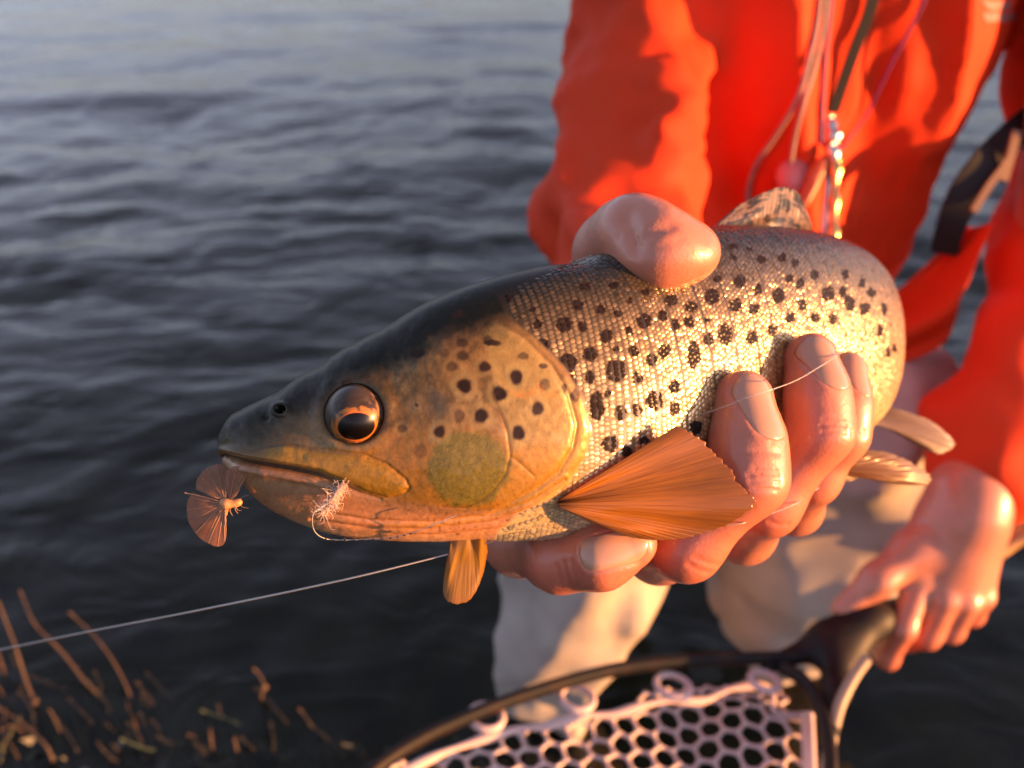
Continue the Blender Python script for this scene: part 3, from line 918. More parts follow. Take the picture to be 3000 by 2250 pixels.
def c_pect(A, R, ray):
    n = noise2(A * 12, R * 3, 1, 1, 3, 3)
    fine = noise2(A * 120, R * 2.0, 1, 1, 6, 2)
    c = mixc(np.array([.60, .23, .03]), np.array([.26, .075, .014]), np.clip(.75 * sstep(.1, 1.0, ray) + .30 * fine, 0, 1))
    c = mixc(c, np.array([.24, .105, .055]), sstep(.5, 1.0, R + .25 * n) * .6)
    c = mixc(c, np.array([.26, .13, .03]), sstep(.70, .95, A) * .7)
    c = mixc(c, np.array([.10, .045, .025]), sstep(.14, .0, R) * .8)
    return c * (1 + .12 * noise2(A * 60, R * 6, 1, 1, 8, 2))[..., None]
pb = [K4(*q) for q in [(330, 366), (322, 378), (326, 392), (340, 402)]]
def surf_depth(x, y):
    k = np.argmin((px - x) ** 2 + (py - y) ** 2)
    return project(base.reshape(-1, 3)[k])[2]
db = surf_depth(*pb[0])
base_pts = PA([(*q, db - .0008) for q in pb])
marg = [(*K4(*q), d) for q, d in [((800, 65), .1985), ((880, 100), .1975), ((960, 160), .1965), ((1030, 240), .1955), ((1080, 320), .195), ((1118, 365), .195),
         ((1100, 405), .195), ((1050, 450), .195), ((960, 492), .195), ((850, 522), .1945), ((750, 532), .194), ((620, 518), .1935), ((500, 475), .193)]]
make_fin('pectoral_fin', base_pts, PA(marg), 15, c_pect, ruffle=.00003, jag=.020, bow=.0012, seed=2, na=480, nr=110, wave=.0016)

def c_pec2(A, R, ray):
    c = mixc(np.array([.42, .22, .03]), np.array([.22, .09, .015]), sstep(.0, 1.2, ray) * .6)
    return mixc(c, np.array([.36, .15, .03]), sstep(.8, 1, R) * .6)
db2 = .199
make_fin('pectoral_fin', PA([(*K(1242, 1318), db2), (*K(1310, 1322), db2), (*K(1392, 1318), db2)]),
         PA([(*K(*q), d) for q, d in [((1218, 1440), .199), ((1205, 1540), .199), ((1212, 1590), .199), ((1250, 1613), .199), ((1310, 1600), .200), ((1352, 1545), .201), ((1380, 1470), .202), ((1402, 1385), .203)]]),
         7, c_pec2, ruffle=.00005, jag=.015, seed=5, na=160, nr=80)

def c_dors(A, R, ray):
    c = mixc(np.array([.34, .22, .16]), np.array([.14, .08, .05]), sstep(.0, 1.0, ray))
    n = noise2(A * 11 + R * 4, R * 8 - A * 2, 1, 1, 31, 2)
    c = mixc(c, np.array([.020, .013, .010]), sstep(-.05, .16, n) * .92)
    c = mixc(c, np.array([.06, .04, .025]), sstep(.42, .05, R) * .6 * sstep(.9, .3, A + .4 * n))
    return c
sti = [nearest_station(x) for x in (2078, 2150, 2240, 2320, 2382)]
d_dors = [Tp[i] - Uh[i] * .001 for i in sti]
make_fin('dorsal_fin', d_dors, PA([(*K3(850, 985), .250), (*K3(960, 905), .258), (*K3(1070, 848), .264), (*K3(1160, 832), .270), (*K3(1212, 868), .276), (*K3(1245, 945), .283), (*K3(1268, 1035), .289)]),
         13, c_dors, ruffle=.00012, jag=.04, seed=9, na=220, nr=70)

def c_pelv(A, R, ray):
    c = mixc(np.array([.40, .20, .07]), np.array([.10, .04, .018]), sstep(-.1, .9, ray) * .85)
    return mixc(c, np.array([.62, .48, .34]), sstep(.80, 1, R + .3 * A) * .6)
make_fin('pelvic_fin', PA([(*K4(1470, 215), .290), (*K4(1480, 250), .290), (*K4(1485, 268), .290)]),
         PA([(*K4(*q), .300) for q in [(1560, 163), (1650, 172), (1745, 210), (1822, 262), (1832, 283), (1815, 304), (1700, 304), (1600, 288)]]),
         11, c_pelv, ruffle=.00022, jag=.03, bow=.003, seed=12, na=180, nr=60)
make_fin('pelvic_fin', PA([(*K4(1440, 225), .310), (*K4(1442, 250), .310), (*K4(1445, 275), .310)]),
         PA([(*K4(*q), .318) for q in [(1495, 240), (1528, 262), (1530, 276), (1505, 290), (1470, 292)]]),
         6, c_pelv, ruffle=.0005, jag=.03, seed=13, na=80, nr=30)
def c_anal(A, R, ray):
    c = mixc(np.array([.40, .27, .19]), np.array([.12, .07, .045]), sstep(-.1, .9, ray) * .8)
    return mixc(c, np.array([.70, .60, .50]), sstep(.86, 1, R) * .7)
make_fin('anal_fin', PA([(*K4(1572, -10), .352), (*K4(1575, 20), .346), (*K4(1572, 48), .338)]),
         PA([(*K4(*q), .352) for q in [(1720, 5), (1830, 48), (1905, 105), (1930, 138), (1918, 160), (1865, 183), (1780, 145), (1690, 95)]]),
         11, c_anal, ruffle=.00022, jag=.03, bow=.002, seed=14, na=180, nr=60)
# adipose and tail fins, turned away behind the body
def c_tail(A, R, ray):
    return mixc(np.array([.16, .10, .05]), np.array([.30, .18, .09]), sstep(0, 1, ray))
e = Cc[-1]; tv = tang[-1]; uv_ = Uh[-1]
make_fin('tail_fin', [e + uv_ * .010 - tv * .004, e - tv * .003, e - uv_ * .010 - tv * .004],
         [e + uv_ * .042 + tv * .050, e + uv_ * .025 + tv * .050, e + tv * .040, e - uv_ * .025 + tv * .050, e - uv_ * .042 + tv * .050],
         18, c_tail, ruffle=.0004, jag=.03, seed=15, na=160, nr=50, facing=Sd[-1])
ia = int(np.searchsorted(arc, arc[-1] - .060))
e = Tp[ia]; tv = tang[ia]; uv_ = Uh[ia]
make_fin('adipose_fin', [e - uv_ * .001, e - uv_ * .001 + tv * .006], [e + uv_ * .006 + tv * .008, e + uv_ * .004 + tv * .014],
         4, c_tail, ruffle=.0001, jag=.0, seed=16, na=40, nr=20, facing=Sd[ia])
# ------------------------------------------------------------------ person: hands and body, shirt, waders
person = empty('person', (0.30, 0.80, -0.62))
tag(person, 'person in orange red shirt and pale waders standing in the water and gripping the trout', 'person')

mm = .001
def capsules(lst, k):
    """lst of (px, py, depth, radius in mm)"""
    return chain_sdf([P(a, b_, c) for a, b_, c, r in lst], [r * mm for a, b_, c, r in lst], k)

# gripping hand: fingers come round the belly from behind, thumb over the back
f_thumb = capsules([(1845, 800, .262, 15.0), (1812, 742, .236, 9.6), (1862, 688, .2185, 8.7), (1940, 720, .2110, 7.8), (2032, 726, .2115, 4.8)], .009)
f_pad = ell_sdf(P(1962, 762, .2100), np.array([unit(P(2060, 765, .21) - P(1880, 735, .21)), unit(P(1960, 700, .21) - P(1960, 800, .21)), FWD]), [.0110, .0066, .0078])
f_web = capsules([(1826, 678, .2275, 6.8), (1790, 745, .238, 7.6), (1775, 830, .262, 13.0)], .006)
f_index = capsules([(1690, 1440, .262, 9.5), (1520, 1585, .236, 9.0), (1640, 1630, .2120, 8.3), (1760, 1625, .2040, 7.6), (1858, 1592, .2025, 5.6)], .006)
f_mid = capsules([(1960, 1490, .276, 10.0), (1930, 1605, .242, 9.5), (2010, 1598, .2150, 8.4), (2196, 1400, .2070, 8.5), (2190, 1300, .2085, 8.3), (2176, 1172, .2130, 7.7)], .006)
f_ring = capsules([(2120, 1450, .290, 9.5), (2180, 1560, .262, 9.0), (2250, 1478, .2330, 8.0), (2404, 1262, .2260, 7.9), (2395, 1160, .2270, 7.7), (2374, 1052, .2320, 7.4)], .006)
f_pink = capsules([(2240, 1400, .300, 8.5), (2330, 1490, .280, 8.0), (2385, 1400, .2560, 7.0), (2468, 1272, .2490, 6.8), (2476, 1190, .2490, 6.6), (2480, 1090, .2530, 6.3)], .006)
f_palm = [capsules([(1845, 815, .270, 16), (1800, 1150, .310, 22), (1790, 1180, .350, 25), (1775, 1080, .440, 28), (1790, 960, .560, 36)], .02),
          capsules([(1820, 1150, .305, 20), (1690, 1430, .266, 12)], .01), capsules([(1840, 1150, .310, 20), (1955, 1480, .280, 12)], .01),
          capsules([(1860, 1150, .318, 19), (2115, 1440, .292, 11)], .01), capsules([(1870, 1150, .325, 18), (2235, 1390, .302, 10)], .01)]
def f_hand(p):
    th = smin(f_thumb(p), f_pad(p), .007)
    th = smin(th, f_web(p), .008)
    fi = None
    for f in (f_index, f_mid, f_ring, f_pink):
        d = f(p)
        fi = d if fi is None else smin(fi, d, .0016)
    pa = None
    for f in f_palm:
        d = f(p)
        pa = d if pa is None else smin(pa, d, .015)
    r = smin(smin(fi, pa, .008), th, .004)
    return r
def hit(x, y, f=f_hand, d0=.17):
    """where the lens ray through a pixel meets the hand"""
    o = P(x, y, d0).astype(np.float32)[None]; dr = unit(P(x, y, 1.0) - CAMP).astype(np.float32)
    for _ in range(36):
        o = o + dr * np.clip(f(o), -.01, .01)[:, None] * .8
    return o[0].astype(np.float64)
_cr = []
for pts_, dep, wid in (([(1836, 640), (1846, 668), (1856, 700), (1862, 720)], .0013, .0026), ([(1846, 668), (1855, 698), (1860, 712)], .0017, .0008), ([(1862, 706), (1890, 690), (1925, 674), (1965, 664)], .0009, .0017),
                       ([(1835, 655), (1815, 690)], .0005, .0015), ([(1880, 735), (1940, 720), (1990, 700)], .00022, .0012),
                       ([(2195, 1392), (2240, 1386), (2278, 1392)], .00045, .0006), ([(2200, 1412), (2245, 1408), (2282, 1414)], .0004, .0006), ([(2210, 1372), (2250, 1368), (2276, 1374)], .00035, .0006),
                       ([(2205, 1432), (2245, 1432), (2278, 1436)], .0003, .0006), ([(2160, 1330), (2220, 1322), (2280, 1328)], .0003, .0007),
                       ([(2405, 1248), (2445, 1242), (2478, 1248)], .00045, .0006), ([(2410, 1266), (2448, 1262), (2480, 1268)], .0004, .0006), ([(2412, 1228), (2450, 1224), (2476, 1230)], .0003, .0006),
                       ([(2495, 1262), (2515, 1258), (2532, 1264)], .0004, .0006), ([(2495, 1276), (2516, 1273), (2532, 1278)], .0003, .0006),
                       ([(1650, 1650), (1662, 1690), (1672, 1722)], .0004, .0007), ([(1672, 1646), (1684, 1690), (1692, 1722)], .00035, .0007), ([(1632, 1660), (1640, 1700)], .0003, .0007),
                       ([(2020, 1655), (2050, 1672), (2080, 1678)], .0004, .0007), ([(2040, 1636), (2072, 1650), (2104, 1655)], .0003, .0007), ([(2255, 1530), (2285, 1540), (2310, 1535)], .0004, .0007)):
    q = [hit(*a_) for a_ in pts_]
    _cr += [(a_.astype(np.float32), b_.astype(np.float32), dep, wid) for a_, b_ in zip(q[:-1], q[1:])]
_groups = _cr
def crease_relief(V):
    r = np.zeros(len(V))
    for a_, b_, dep, wid in _groups:
        near = np.where(np.abs(V - (a_ + b_) / 2).max(1) < .016)[0]
        d = cone_d(V[near], a_, b_, 0, 0)
        r[near] = np.maximum(r[near], dep * np.exp(-(d / wid) ** 2))
    return r
hp = PA([(1420, 540, .20), (2580, 1760, .20), (1420, 1760, .27), (2580, 540, .34), (1500, 1760, .34), (2560, 1500, .20), (1600, 540, .20)])
HV, HF = surface_nets(f_hand, hp.min(0) - .012, hp.max(0) + .012, .00076)

# hand that carries the net: back of the hand to the camera
D = .66
g_parts = [capsules([(2842, 1440, D - .005, 29), (2830, 1500, D - .005, 28), (2790, 1600, D, 26)], .02),
           capsules([(2900, 1395, D + .02, 30), (2985, 1150, D + .06, 36), (3050, 950, D + .08, 44)], .02)]
g_palm = [capsules([(2760, 1540, D, 22), (2695, 1690, D - .004, 12.5)], .01), capsules([(2800, 1560, D - .004, 22), (2762, 1735, D - .008, 12.5)], .01),
          capsules([(2830, 1560, D - .004, 22), (2825, 1752, D - .008, 12.0)], .01), capsules([(2860, 1560, D, 20), (2872, 1740, D - .002, 11.0)], .01)]
g_fing = [capsules([(2695, 1690, D - .004, 12), (2645, 1840, D - .010, 10.0), (2600, 1928, D + .004, 8.6), (2575, 1905, D + .026, 7.5)], .006),
          capsules([(2762, 1760, D - .010, 12), (2715, 1862, D + .002, 10.5), (2650, 1880, D + .026, 9.0)], .006),
          capsules([(2825, 1768, D - .010, 11.5), (2785, 1845, D + .004, 10.2), (2720, 1850, D + .03, 8.6)], .006),
          capsules([(2872, 1748, D - .004, 10.5), (2846, 1800, D + .008, 9.2), (2790, 1810, D + .03, 7.8)], .006)]
g_thumb = capsules([(2770, 1560, D + .006, 20), (2680, 1610, D - .004, 16), (2570, 1700, D - .010, 12.5), (2470, 1785, D - .006, 9.0)], .010)
def f_hand2(p):
    r = None
    for f in g_parts + g_palm:
        d = f(p)
        r = d if r is None else smin(r, d, .012)
    for f in g_fing:
        r = smin(r, f(p), .0045)
    return smin(r, g_thumb(p), .010)
hp2 = PA([(2400, 1000, D - .05), (3060, 2000, D - .05), (3060, 1000, D + .1), (2400, 2000, D + .06)])
HV2, HF2 = surface_nets(f_hand2, hp2.min(0) - .01, hp2.max(0) + .01, .0024)

# body under the clothes, neck and head above the frame
YB = .775
def wpt(x, y, z): return np.array([x, y, z], np.float32)
SHO_R, ELB_R = wpt(.105, .745, .78), P(1800, 640, .600)
SHO_L, ELB_L = wpt(.470, .770, .78), P(3075, 900, .76)
HX = .255
b_parts = [ell_sdf((.255, YB + .03, .62), np.eye(3), (.15, .09, .19)), ell_sdf((.255, YB + .03, .36), np.eye(3), (.12, .08, .20)), ell_sdf((.27, YB + .03, .20), np.eye(3), (.12, .08, .10)),
           chain_sdf([wpt(HX, .80, .76), wpt(HX, .775, .93)], [.065, .058], .02), ell_sdf((HX, .765, 1.03), np.eye(3), (.078, .098, .118)),
           ell_sdf((HX, .735, .975), np.eye(3), (.055, .06, .06)), chain_sdf([wpt(HX, .672, 1.035), wpt(HX, .655, 1.005)], [.008, .014], .01),
           ell_sdf((HX - .081, .775, 1.02), np.eye(3), (.012, .02, .032)), ell_sdf((HX + .081, .775, 1.02), np.eye(3), (.012, .02, .032)),
           chain_sdf([SHO_R, P(1858, 60, .71), P(1850, 330, .665), P(1810, 620, .61), P(1790, 960, .560)], [.030, .024, .026, .030, .034], .02), chain_sdf([SHO_L, ELB_L, P(3050, 950, .740)], [.042, .036, .036], .03)]
def f_body(p):
    r = None
    for f in b_parts:
        d = f(p)
        r = d if r is None else smin(r, d, .03)
    return r
BV, BF = surface_nets(f_body, (-.06, .42, .05), (.66, .95, 1.20), .009, 1)

def skin_colour(V, tips, creases=()):
    n = fbm(V * 160.0, 3, 5)[:, None]
    n2 = fbm(V * 700.0, 2, 6)[:, None]
    c = np.array([.50, .180, .110]) * (1 + .10 * n + .06 * n2)
    for q, r, s in tips:
        d = np.linalg.norm(V - q, axis=1)
        c = mixc(c, np.array([.48, .110, .062]), s * np.exp(-(d / r) ** 2))
    return c
tips = [(P(2030, 742, .21), .010, .5), (P(2196, 1400, .207), .012, .6), (P(2404, 1262, .226), .011, .6), (P(2010, 1620, .212), .012, .7), (P(1680, 1640, .206), .014, .6),
        (P(1860, 1592, .203), .008, .6), (P(2180, 1130, .213), .008, .4), (P(2374, 1010, .232), .008, .4), (P(2260, 1480, .232), .012, .6)]
tips2 = [(P(2660, 1900, D), .03, .6), (P(2860, 1780, D), .02, .5)]
# finger joint wrinkles as shallow real relief
HVn = sdf_grad(f_hand, HV, .0004)
HV = HV - HVn * crease_relief(HV)[:, None]
HV = HV + HVn * (.00006 * fbm(HV * 1400.0, 2, 21))[:, None]

toC = -FWD
NAILS = [((2220, 1192, .206), (2204, 1090, .208), toC + RGT * .50, .0158, .0108), ((2406, 1066, .225), (2397, 970, .227), toC + RGT * .55, .0140, .0096),
         ((2498, 1100, .248), (2500, 1020, .25), toC + RGT * .7, .0122, .0072), ((1800, 1612, .198), (1890, 1588, .197), toC * .9 + UPV * .35, .0140, .0082)]
for c_px, tip_px, fdir, length, width in NAILS:      # fold of skin round each nail
    ax = unit(P(*tip_px) - P(*c_px)); out_ = unit(fdir - ax * (fdir @ ax)); lat = np.cross(ax, out_)
    q = HV - P(*c_px)
    e = ((np.abs(q @ ax) / (length / 2)) ** 3.2 + (np.abs(q @ lat) / (width / 2)) ** 3.2) ** (1 / 3.2)
    m = (np.linalg.norm(q, axis=1) < .012) * (np.abs(q @ out_) < .0045) * sstep(.0, .35, HVn @ out_)
    HV = HV + HVn * (m * (-.00022 * np.exp(-((e - 1.0) / .08) ** 2) + .00022 * np.exp(-((e - 1.24) / .13) ** 2)))[:, None]

m_skin, t, b = material('skin')
vcol(t, b)
setp(b, Roughness=.45, Subsurface_Weight=.12, Subsurface_Scale=.004, Coat_Weight=.5, Coat_Roughness=.12)
b.inputs['Subsurface Radius'].default_value = (1.0, .32, .16)
_, bp0 = add_noise_bump(t, b, 420, .20, .0005, 5)
vo = t.nodes.new('ShaderNodeTexVoronoi'); vo.inputs['Scale'].default_value = 1300
bp1 = t.nodes.new('ShaderNodeBump'); bp1.inputs['Strength'].default_value = .13; bp1.inputs['Distance'].default_value = .0003
tc = t.nodes.new('ShaderNodeTexCoord')
t.links.new(tc.outputs['Object'], vo.inputs['Vector']); t.links.new(vo.outputs['Distance'], bp1.inputs['Height'])
t.links.new(bp0.outputs[0], bp1.inputs['Normal']); t.links.new(bp1.outputs[0], b.inputs['Normal'])
nV = [HV, HV2, BV]
Fq = np.vstack([HF, HF2 + len(HV), BF + len(HV) + len(HV2)])
mesh_obj('body', np.vstack(nV), Fq, m_skin, person,
         col=np.vstack([skin_colour(HV, tips), skin_colour(HV2, tips2), skin_colour(BV, [])]))

# hair
def f_hair(p):
    d = ell_sdf((HX, .785, 1.055), np.eye(3), (.086, .100, .112))(p)
    cut = ell_sdf((HX, .655, 1.00), np.eye(3), (.075, .075, .085))(p)
    return np.maximum(d, -cut)
hv, hf = surface_nets(f_hair, (.14, .66, .92), (.37, .91, 1.20), .008)
hv = hv + sdf_grad(f_hair, hv, .004) * (.004 * fbm(hv * np.array([90, 90, 25.]), 3, 2))[:, None]
mesh_obj('hair', hv, hf, simple('hair_brown', (.06, .035, .02), .6), person)

# fingernails: curved plates lying on the fingertips
m_nail, t, b = material('fingernail')
setp(b, Base_Color=(.48, .255, .165, 1), Roughness=.24, Coat_Weight=.6, Coat_Roughness=.08, Subsurface_Weight=.15, Subsurface_Scale=.003)
def nail(c_px, tip_px, fdir, length, width, lift=.00030):
    """nail near pixel c_px (x, y, depth guess); axis towards tip_px; fdir: outward guess"""
    c = P(*c_px).astype(np.float32)
    ax = unit(P(*tip_px) - P(*c_px))
    out_ = unit(np.asarray(fdir) - ax * (np.asarray(fdir) @ ax))
    lat = np.cross(ax, out_)
    nu, nv = 26, 20
    u = np.linspace(-1, 1, nu); v = np.linspace(-1, 1, nv)
    U_, V_ = np.meshgrid(u, v, indexing='ij')
    wsh = np.where(U_ < 0, (1 - .14 * np.abs(U_) ** 4), (1 - .45 * np.abs(U_) ** 3.6))
    L = U_ * length / 2 + np.where(U_ < 0, -.10, .10) * length * (1 - V_ ** 2) * np.abs(U_)
    Wt = V_ * width / 2 * wsh
    pts = c + ax * L[..., None] + lat * Wt[..., None] + out_ * .006
    pts = pts.reshape(-1, 3).astype(np.float32)
    for _ in range(14):                       # slide inwards onto the finger
        d = f_hand(pts)
        pts = pts - out_.astype(np.float32) * np.clip(d, -.002, .002)[:, None] * .7
    lf = (lift * np.clip(1.15 - .75 * (V_ ** 4) - .5 * np.maximum(-U_, 0) ** 6, .15, 1.2)).reshape(-1)
    top = pts + out_ * lf[:, None]
    botm = pts - out_ * .0006
    F = grid_faces(nu, nv); n = nu * nv
    edge = list(range(nv)) + [i * nv + nv - 1 for i in range(1, nu)] + [(nu - 1) * nv + j for j in range(nv - 2, -1, -1)] + [i * nv for i in range(nu - 2, 0, -1)]
    E = np.array(edge); E2 = np.roll(E, -1)
    F = np.vstack([F, F[:, ::-1] + n, np.stack([E, E2, E2 + n, E + n], 1)])
    Vn = np.vstack([top, botm])
    if np.cross(Vn[F[5][1]] - Vn[F[5][0]], Vn[F[5][3]] - Vn[F[5][0]]) @ out_ < 0: F = F[:, ::-1]
    mesh_obj('fingernail', Vn, F, m_nail, person)
for a_ in NAILS:
    nail(*a_)

# ---- shirt
def fold(p, q, seed): return fbm(p / np.array(q, np.float32), 2, seed)
CUF_R = P(1700, 905, .520)
s_arm_r = [SHO_R, P(1858, 60, .70), P(1850, 330, .655), P(1832, 620, .600), P(1845, 800, .545), P(1815, 975, .475)]
s_arm_rr = [.068, .050, .049, .051, .046, .042]
s_arm_l = [SHO_L, P(3180, 300, .80), P(3130, 740, .76), P(3050, 1060, .72), P(2915, 1265, .690), P(2895, 1400, .672)]
s_arm_lr = [.075, .062, .058, .052, .050, .043]
fa_r = chain_sdf(s_arm_r, s_arm_rr, .04); fa_l = chain_sdf(s_arm_l, s_arm_lr, .03)
t1 = ell_sdf((.255, YB + .03, .66), np.eye(3), (.205, .135, .22)); t2 = ell_sdf((.250, YB + .03, .42), np.eye(3), (.165, .130, .26))
t3 = ell_sdf((.265, YB + .01, .27), np.eye(3), (.175, .135, .12))
def f_shirt(p):
    to = smin(smin(t1(p), t2(p), .06), t3(p), .05)
    x, y, z = p[..., 0], p[..., 1], p[..., 2]
    # deep folds falling from the chest towards the waist
    ph_ = x * 52 + (z - .5) * 16 + 2.6 * noise3(np.stack([x * 5, y * 3, z * 4], -1), 6)
    wv = fbm(np.stack([x * 16 + (z - .5) * 5, y * 3, z * 2.4], -1), 2, 3) * .020 + .024 * (np.abs(np.sin(ph_ * .5)) - .6) * sstep(.25, .55, z) * (.6 + .6 * noise3(np.stack([x * 4, y * 2, z * 3], -1), 16))
    wv = wv + .012 * fbm(np.stack([x * 9 + z * 16, y * 3, z * 18 - x * 8], -1), 2, 14) * sstep(.50, .30, z)
    to = to + wv
    to = np.maximum(to, -(z - .235 - .018 * np.sin(x * 30)) * .8)          # hem
    ar = fa_r(p) + .015 * fbm(np.stack([x * 14 + z * 10, y * 14, z * 16 - x * 10], -1), 2, 23)
    ar = ar + .010 * (np.abs(np.sin(z * 34 + x * 26 + 2.5 * noise3(p * 8.0, 2))) - .6)
    ar = ar + .005 * fbm(np.stack([x * 34 + z * 30, y * 30, z * 40 - x * 20], -1), 2, 51)
    to = to + .004 * fbm(np.stack([x * 40 + z * 10, y * 20, z * 22 - x * 20], -1), 2, 53)
    al = fa_l(p) + .014 * fbm(np.stack([x * 14 - z * 9, y * 12, z * 18 + x * 8], -1), 2, 29)
    return smin(smin(to, ar, .015), al, .010)
SV, SF = surface_nets(f_shirt, (-.08, .28, .06), (.68, .98, .95), .0062, 3)
m_shirt, t, b = material('shirt_cloth')
setp(b, Base_Color=(.64, .042, .007, 1), Roughness=.75, Specular_IOR_Level=.25)
add_noise_bump(t, b, 1300, .15, .0004, 2)
mesh_obj('shirt', SV, SF, m_shirt, person)
# loose tail of the shirt blown out at the hip: a folded triangle of cloth
fl = PA([(2590, 890, .79), (2690, 800, .755), (2770, 725, .735), (2845, 658, .72)])
fr_ = PA([(2560, 1080, .79), (2680, 1055, .760), (2790, 985, .735), (2852, 690, .72)])
A_ = spline(fl, 30); B_ = spline(fr_, 30)
vq = np.linspace(0, 1, 16)
G_ = A_[:, None] * (1 - vq)[None, :, None] + B_[:, None] * vq[None, :, None]
G_ = G_ - FWD * (.020 * np.sin(vq * math.pi) ** 2)[None, :, None] + FWD * (.012 * np.sin(vq * 9))[None, :, None]
Vt = np.concatenate([G_.reshape(-1, 3), (G_ + FWD * .003).reshape(-1, 3)])
Fg = grid_faces(30, 16); ng = 480
eg = list(range(16)) + [i * 16 + 15 for i in range(1, 30)] + [29 * 16 + j for j in range(14, -1, -1)] + [i * 16 for i in range(28, 0, -1)]
Eg = np.array(eg); Eg2 = np.roll(Eg, -1)
mesh_obj('shirt_tail', Vt, np.vstack([Fg, Fg[:, ::-1] + ng, np.stack([Eg, Eg2, Eg2 + ng, Eg + ng], 1)]), m_shirt, person)
# printed patch on the chest
def on_shirt(x, y, d0=.45, lift=.003):
    o = P(x, y, d0).astype(np.float32)[None]; dr = (P(x, y, 1.0) - P(x, y, 0.0)).astype(np.float32)
    dr = dr / np.linalg.norm(dr)
    for _ in range(60):
        o = o + dr * np.clip(f_shirt(o), -.02, .02)[:, None] * .7
    return (o[0] - dr * lift).astype(float)
m_print = simple('chest_print', (.30, .13, .12), .7, var=.3, varscale=120)
for rows_ in ([(2875, 4), (2900, 30), (2960, 30), (2965, 4)], [(2880, 38), (2890, 64), (2978, 62), (2970, 38)]):
    nu_, nv_ = 10, 5
    q = np.array(rows_, float)
    g = []
    for i in np.linspace(0, 1, nu_):
        for j in np.linspace(0, 1, nv_):
            a_ = q[0] * (1 - i) + q[3] * i; b_ = q[1] * (1 - i) + q[2] * i
            w_ = a_ * (1 - j) + b_ * j
            g.append(on_shirt(w_[0] + random.uniform(-2, 2), w_[1] + random.uniform(-2, 2), .4, .0025))
    mesh_obj('chest_print', np.array(g), grid_faces(nu_, nv_), m_print, person)

# ---- waders
l1 = [wpt(.190, .790, .26), P(1800, 1350, .85), P(1710, 1680, .880), P(1640, 1850, .91), P(1605, 2010, .945), P(1640, 2250, 1.30)]
l1r = [.095, .088, .076, .060, .042, .04]
l2 = [wpt(.350, .785, .26), P(2470, 1280, .86), P(2370, 1560, .90), P(2330, 1730, .945), P(2320, 1850, .985), P(2300, 2050, 1.40)]
l2r = [.105, .102, .098, .082, .055, .05]
lf1 = chain_sdf(l1, l1r, .04); lf2 = chain_sdf(l2, l2r, .04); hipf = ell_sdf((.285, .81, .25), np.eye(3), (.165, .12, .14))
hipr = chain_sdf([wpt(.38, .785, .22), P(2660, 1200, .83), P(2560, 1420, .86)], [.065, .055, .055], .03)
def f_wader(p):
    x, y, z = p[..., 0], p[..., 1], p[..., 2]
    r = smin(smin(lf1(p), lf2(p), .02), smin(hipf(p), hipr(p), .03), .03)
    r = r + .016 * fbm(np.stack([x * 15 - z * 9, y * 8, z * 9 + x * 7], -1), 2, 41) + .011 * (np.abs(np.sin(x * 22 - z * 15 + 4.0 * noise3(p * 6.0, 4))) - .6)
    r = r + .010 * fbm(np.stack([x * 22, y * 16, z * 22], -1), 2, 47) * sstep(.16, .02, z)
    return r
WV, WF = surface_nets(f_wader, (.0 - .06, .40, -.72), (.60, 1.02, .45), .0090, 3)
m_wader, t, b = material('wader_cloth')
setp(b, Roughness=.62, Sheen_Weight=.1)
tc = t.nodes.new('ShaderNodeTexCoord'); nz = t.nodes.new('ShaderNodeTexNoise'); nz.inputs['Scale'].default_value = 14; nz.inputs['Detail'].default_value = 5
rp = t.nodes.new('ShaderNodeValToRGB'); rp.color_ramp.elements[0].color = (.32, .27, .235, 1); rp.color_ramp.elements[1].color = (.44, .385, .335, 1)
rp.color_ramp.elements[0].position = .35; rp.color_ramp.elements[1].position = .65
t.links.new(tc.outputs['Object'], nz.inputs['Vector']); t.links.new(nz.outputs['Fac'], rp.inputs['Fac']); t.links.new(rp.outputs[0], b.inputs['Base Color'])
mesh_obj('waders', WV, WF, m_wader, person)
# ------------------------------------------------------------------ straps, lanyard, net, rod, lines, insect, stems
m_black = simple('black_webbing', (.007, .006, .007), .85, bump=(900, .3, .0006))
m_brownw = simple('tan_binding', (.22, .12, .07), .7)
m_metal = simple('bright_metal', (.62, .58, .52), .22, 1.0)
m_brass = simple('brass', (.62, .40, .15), .25, 1.0)
m_cordg = simple('grey_cord', (.30, .21, .19), .7)
m_purple = simple('purple_cord', (.16, .02, .12), .6)

def ribbon(pts, width, thick=.0015, wdir=None):
    p = spline(np.array(pts), 60)
    t_ = unit(np.gradient(p, axis=0))
    wd = np.broadcast_to(unit(np.asarray(wdir, float)), p.shape)
    wd = unit(wd - t_ * np.einsum('ij,ij->i', wd, t_)[:, None])
    n = np.cross(t_, wd)
    width = np.broadcast_to(np.asarray(width, float), (60,))[:, None]
    V = np.stack([p + wd * width / 2 + n * thick, p - wd * width / 2 + n * thick, p - wd * width / 2 - n * thick, p + wd * width / 2 - n * thick], 1).reshape(-1, 3)
    F = [tuple(f) for f in grid_faces(60, 4, wrap_v=True)]
    F += [(0, 1, 2, 3), tuple(236 + k for k in (3, 2, 1, 0))]
    return V, F

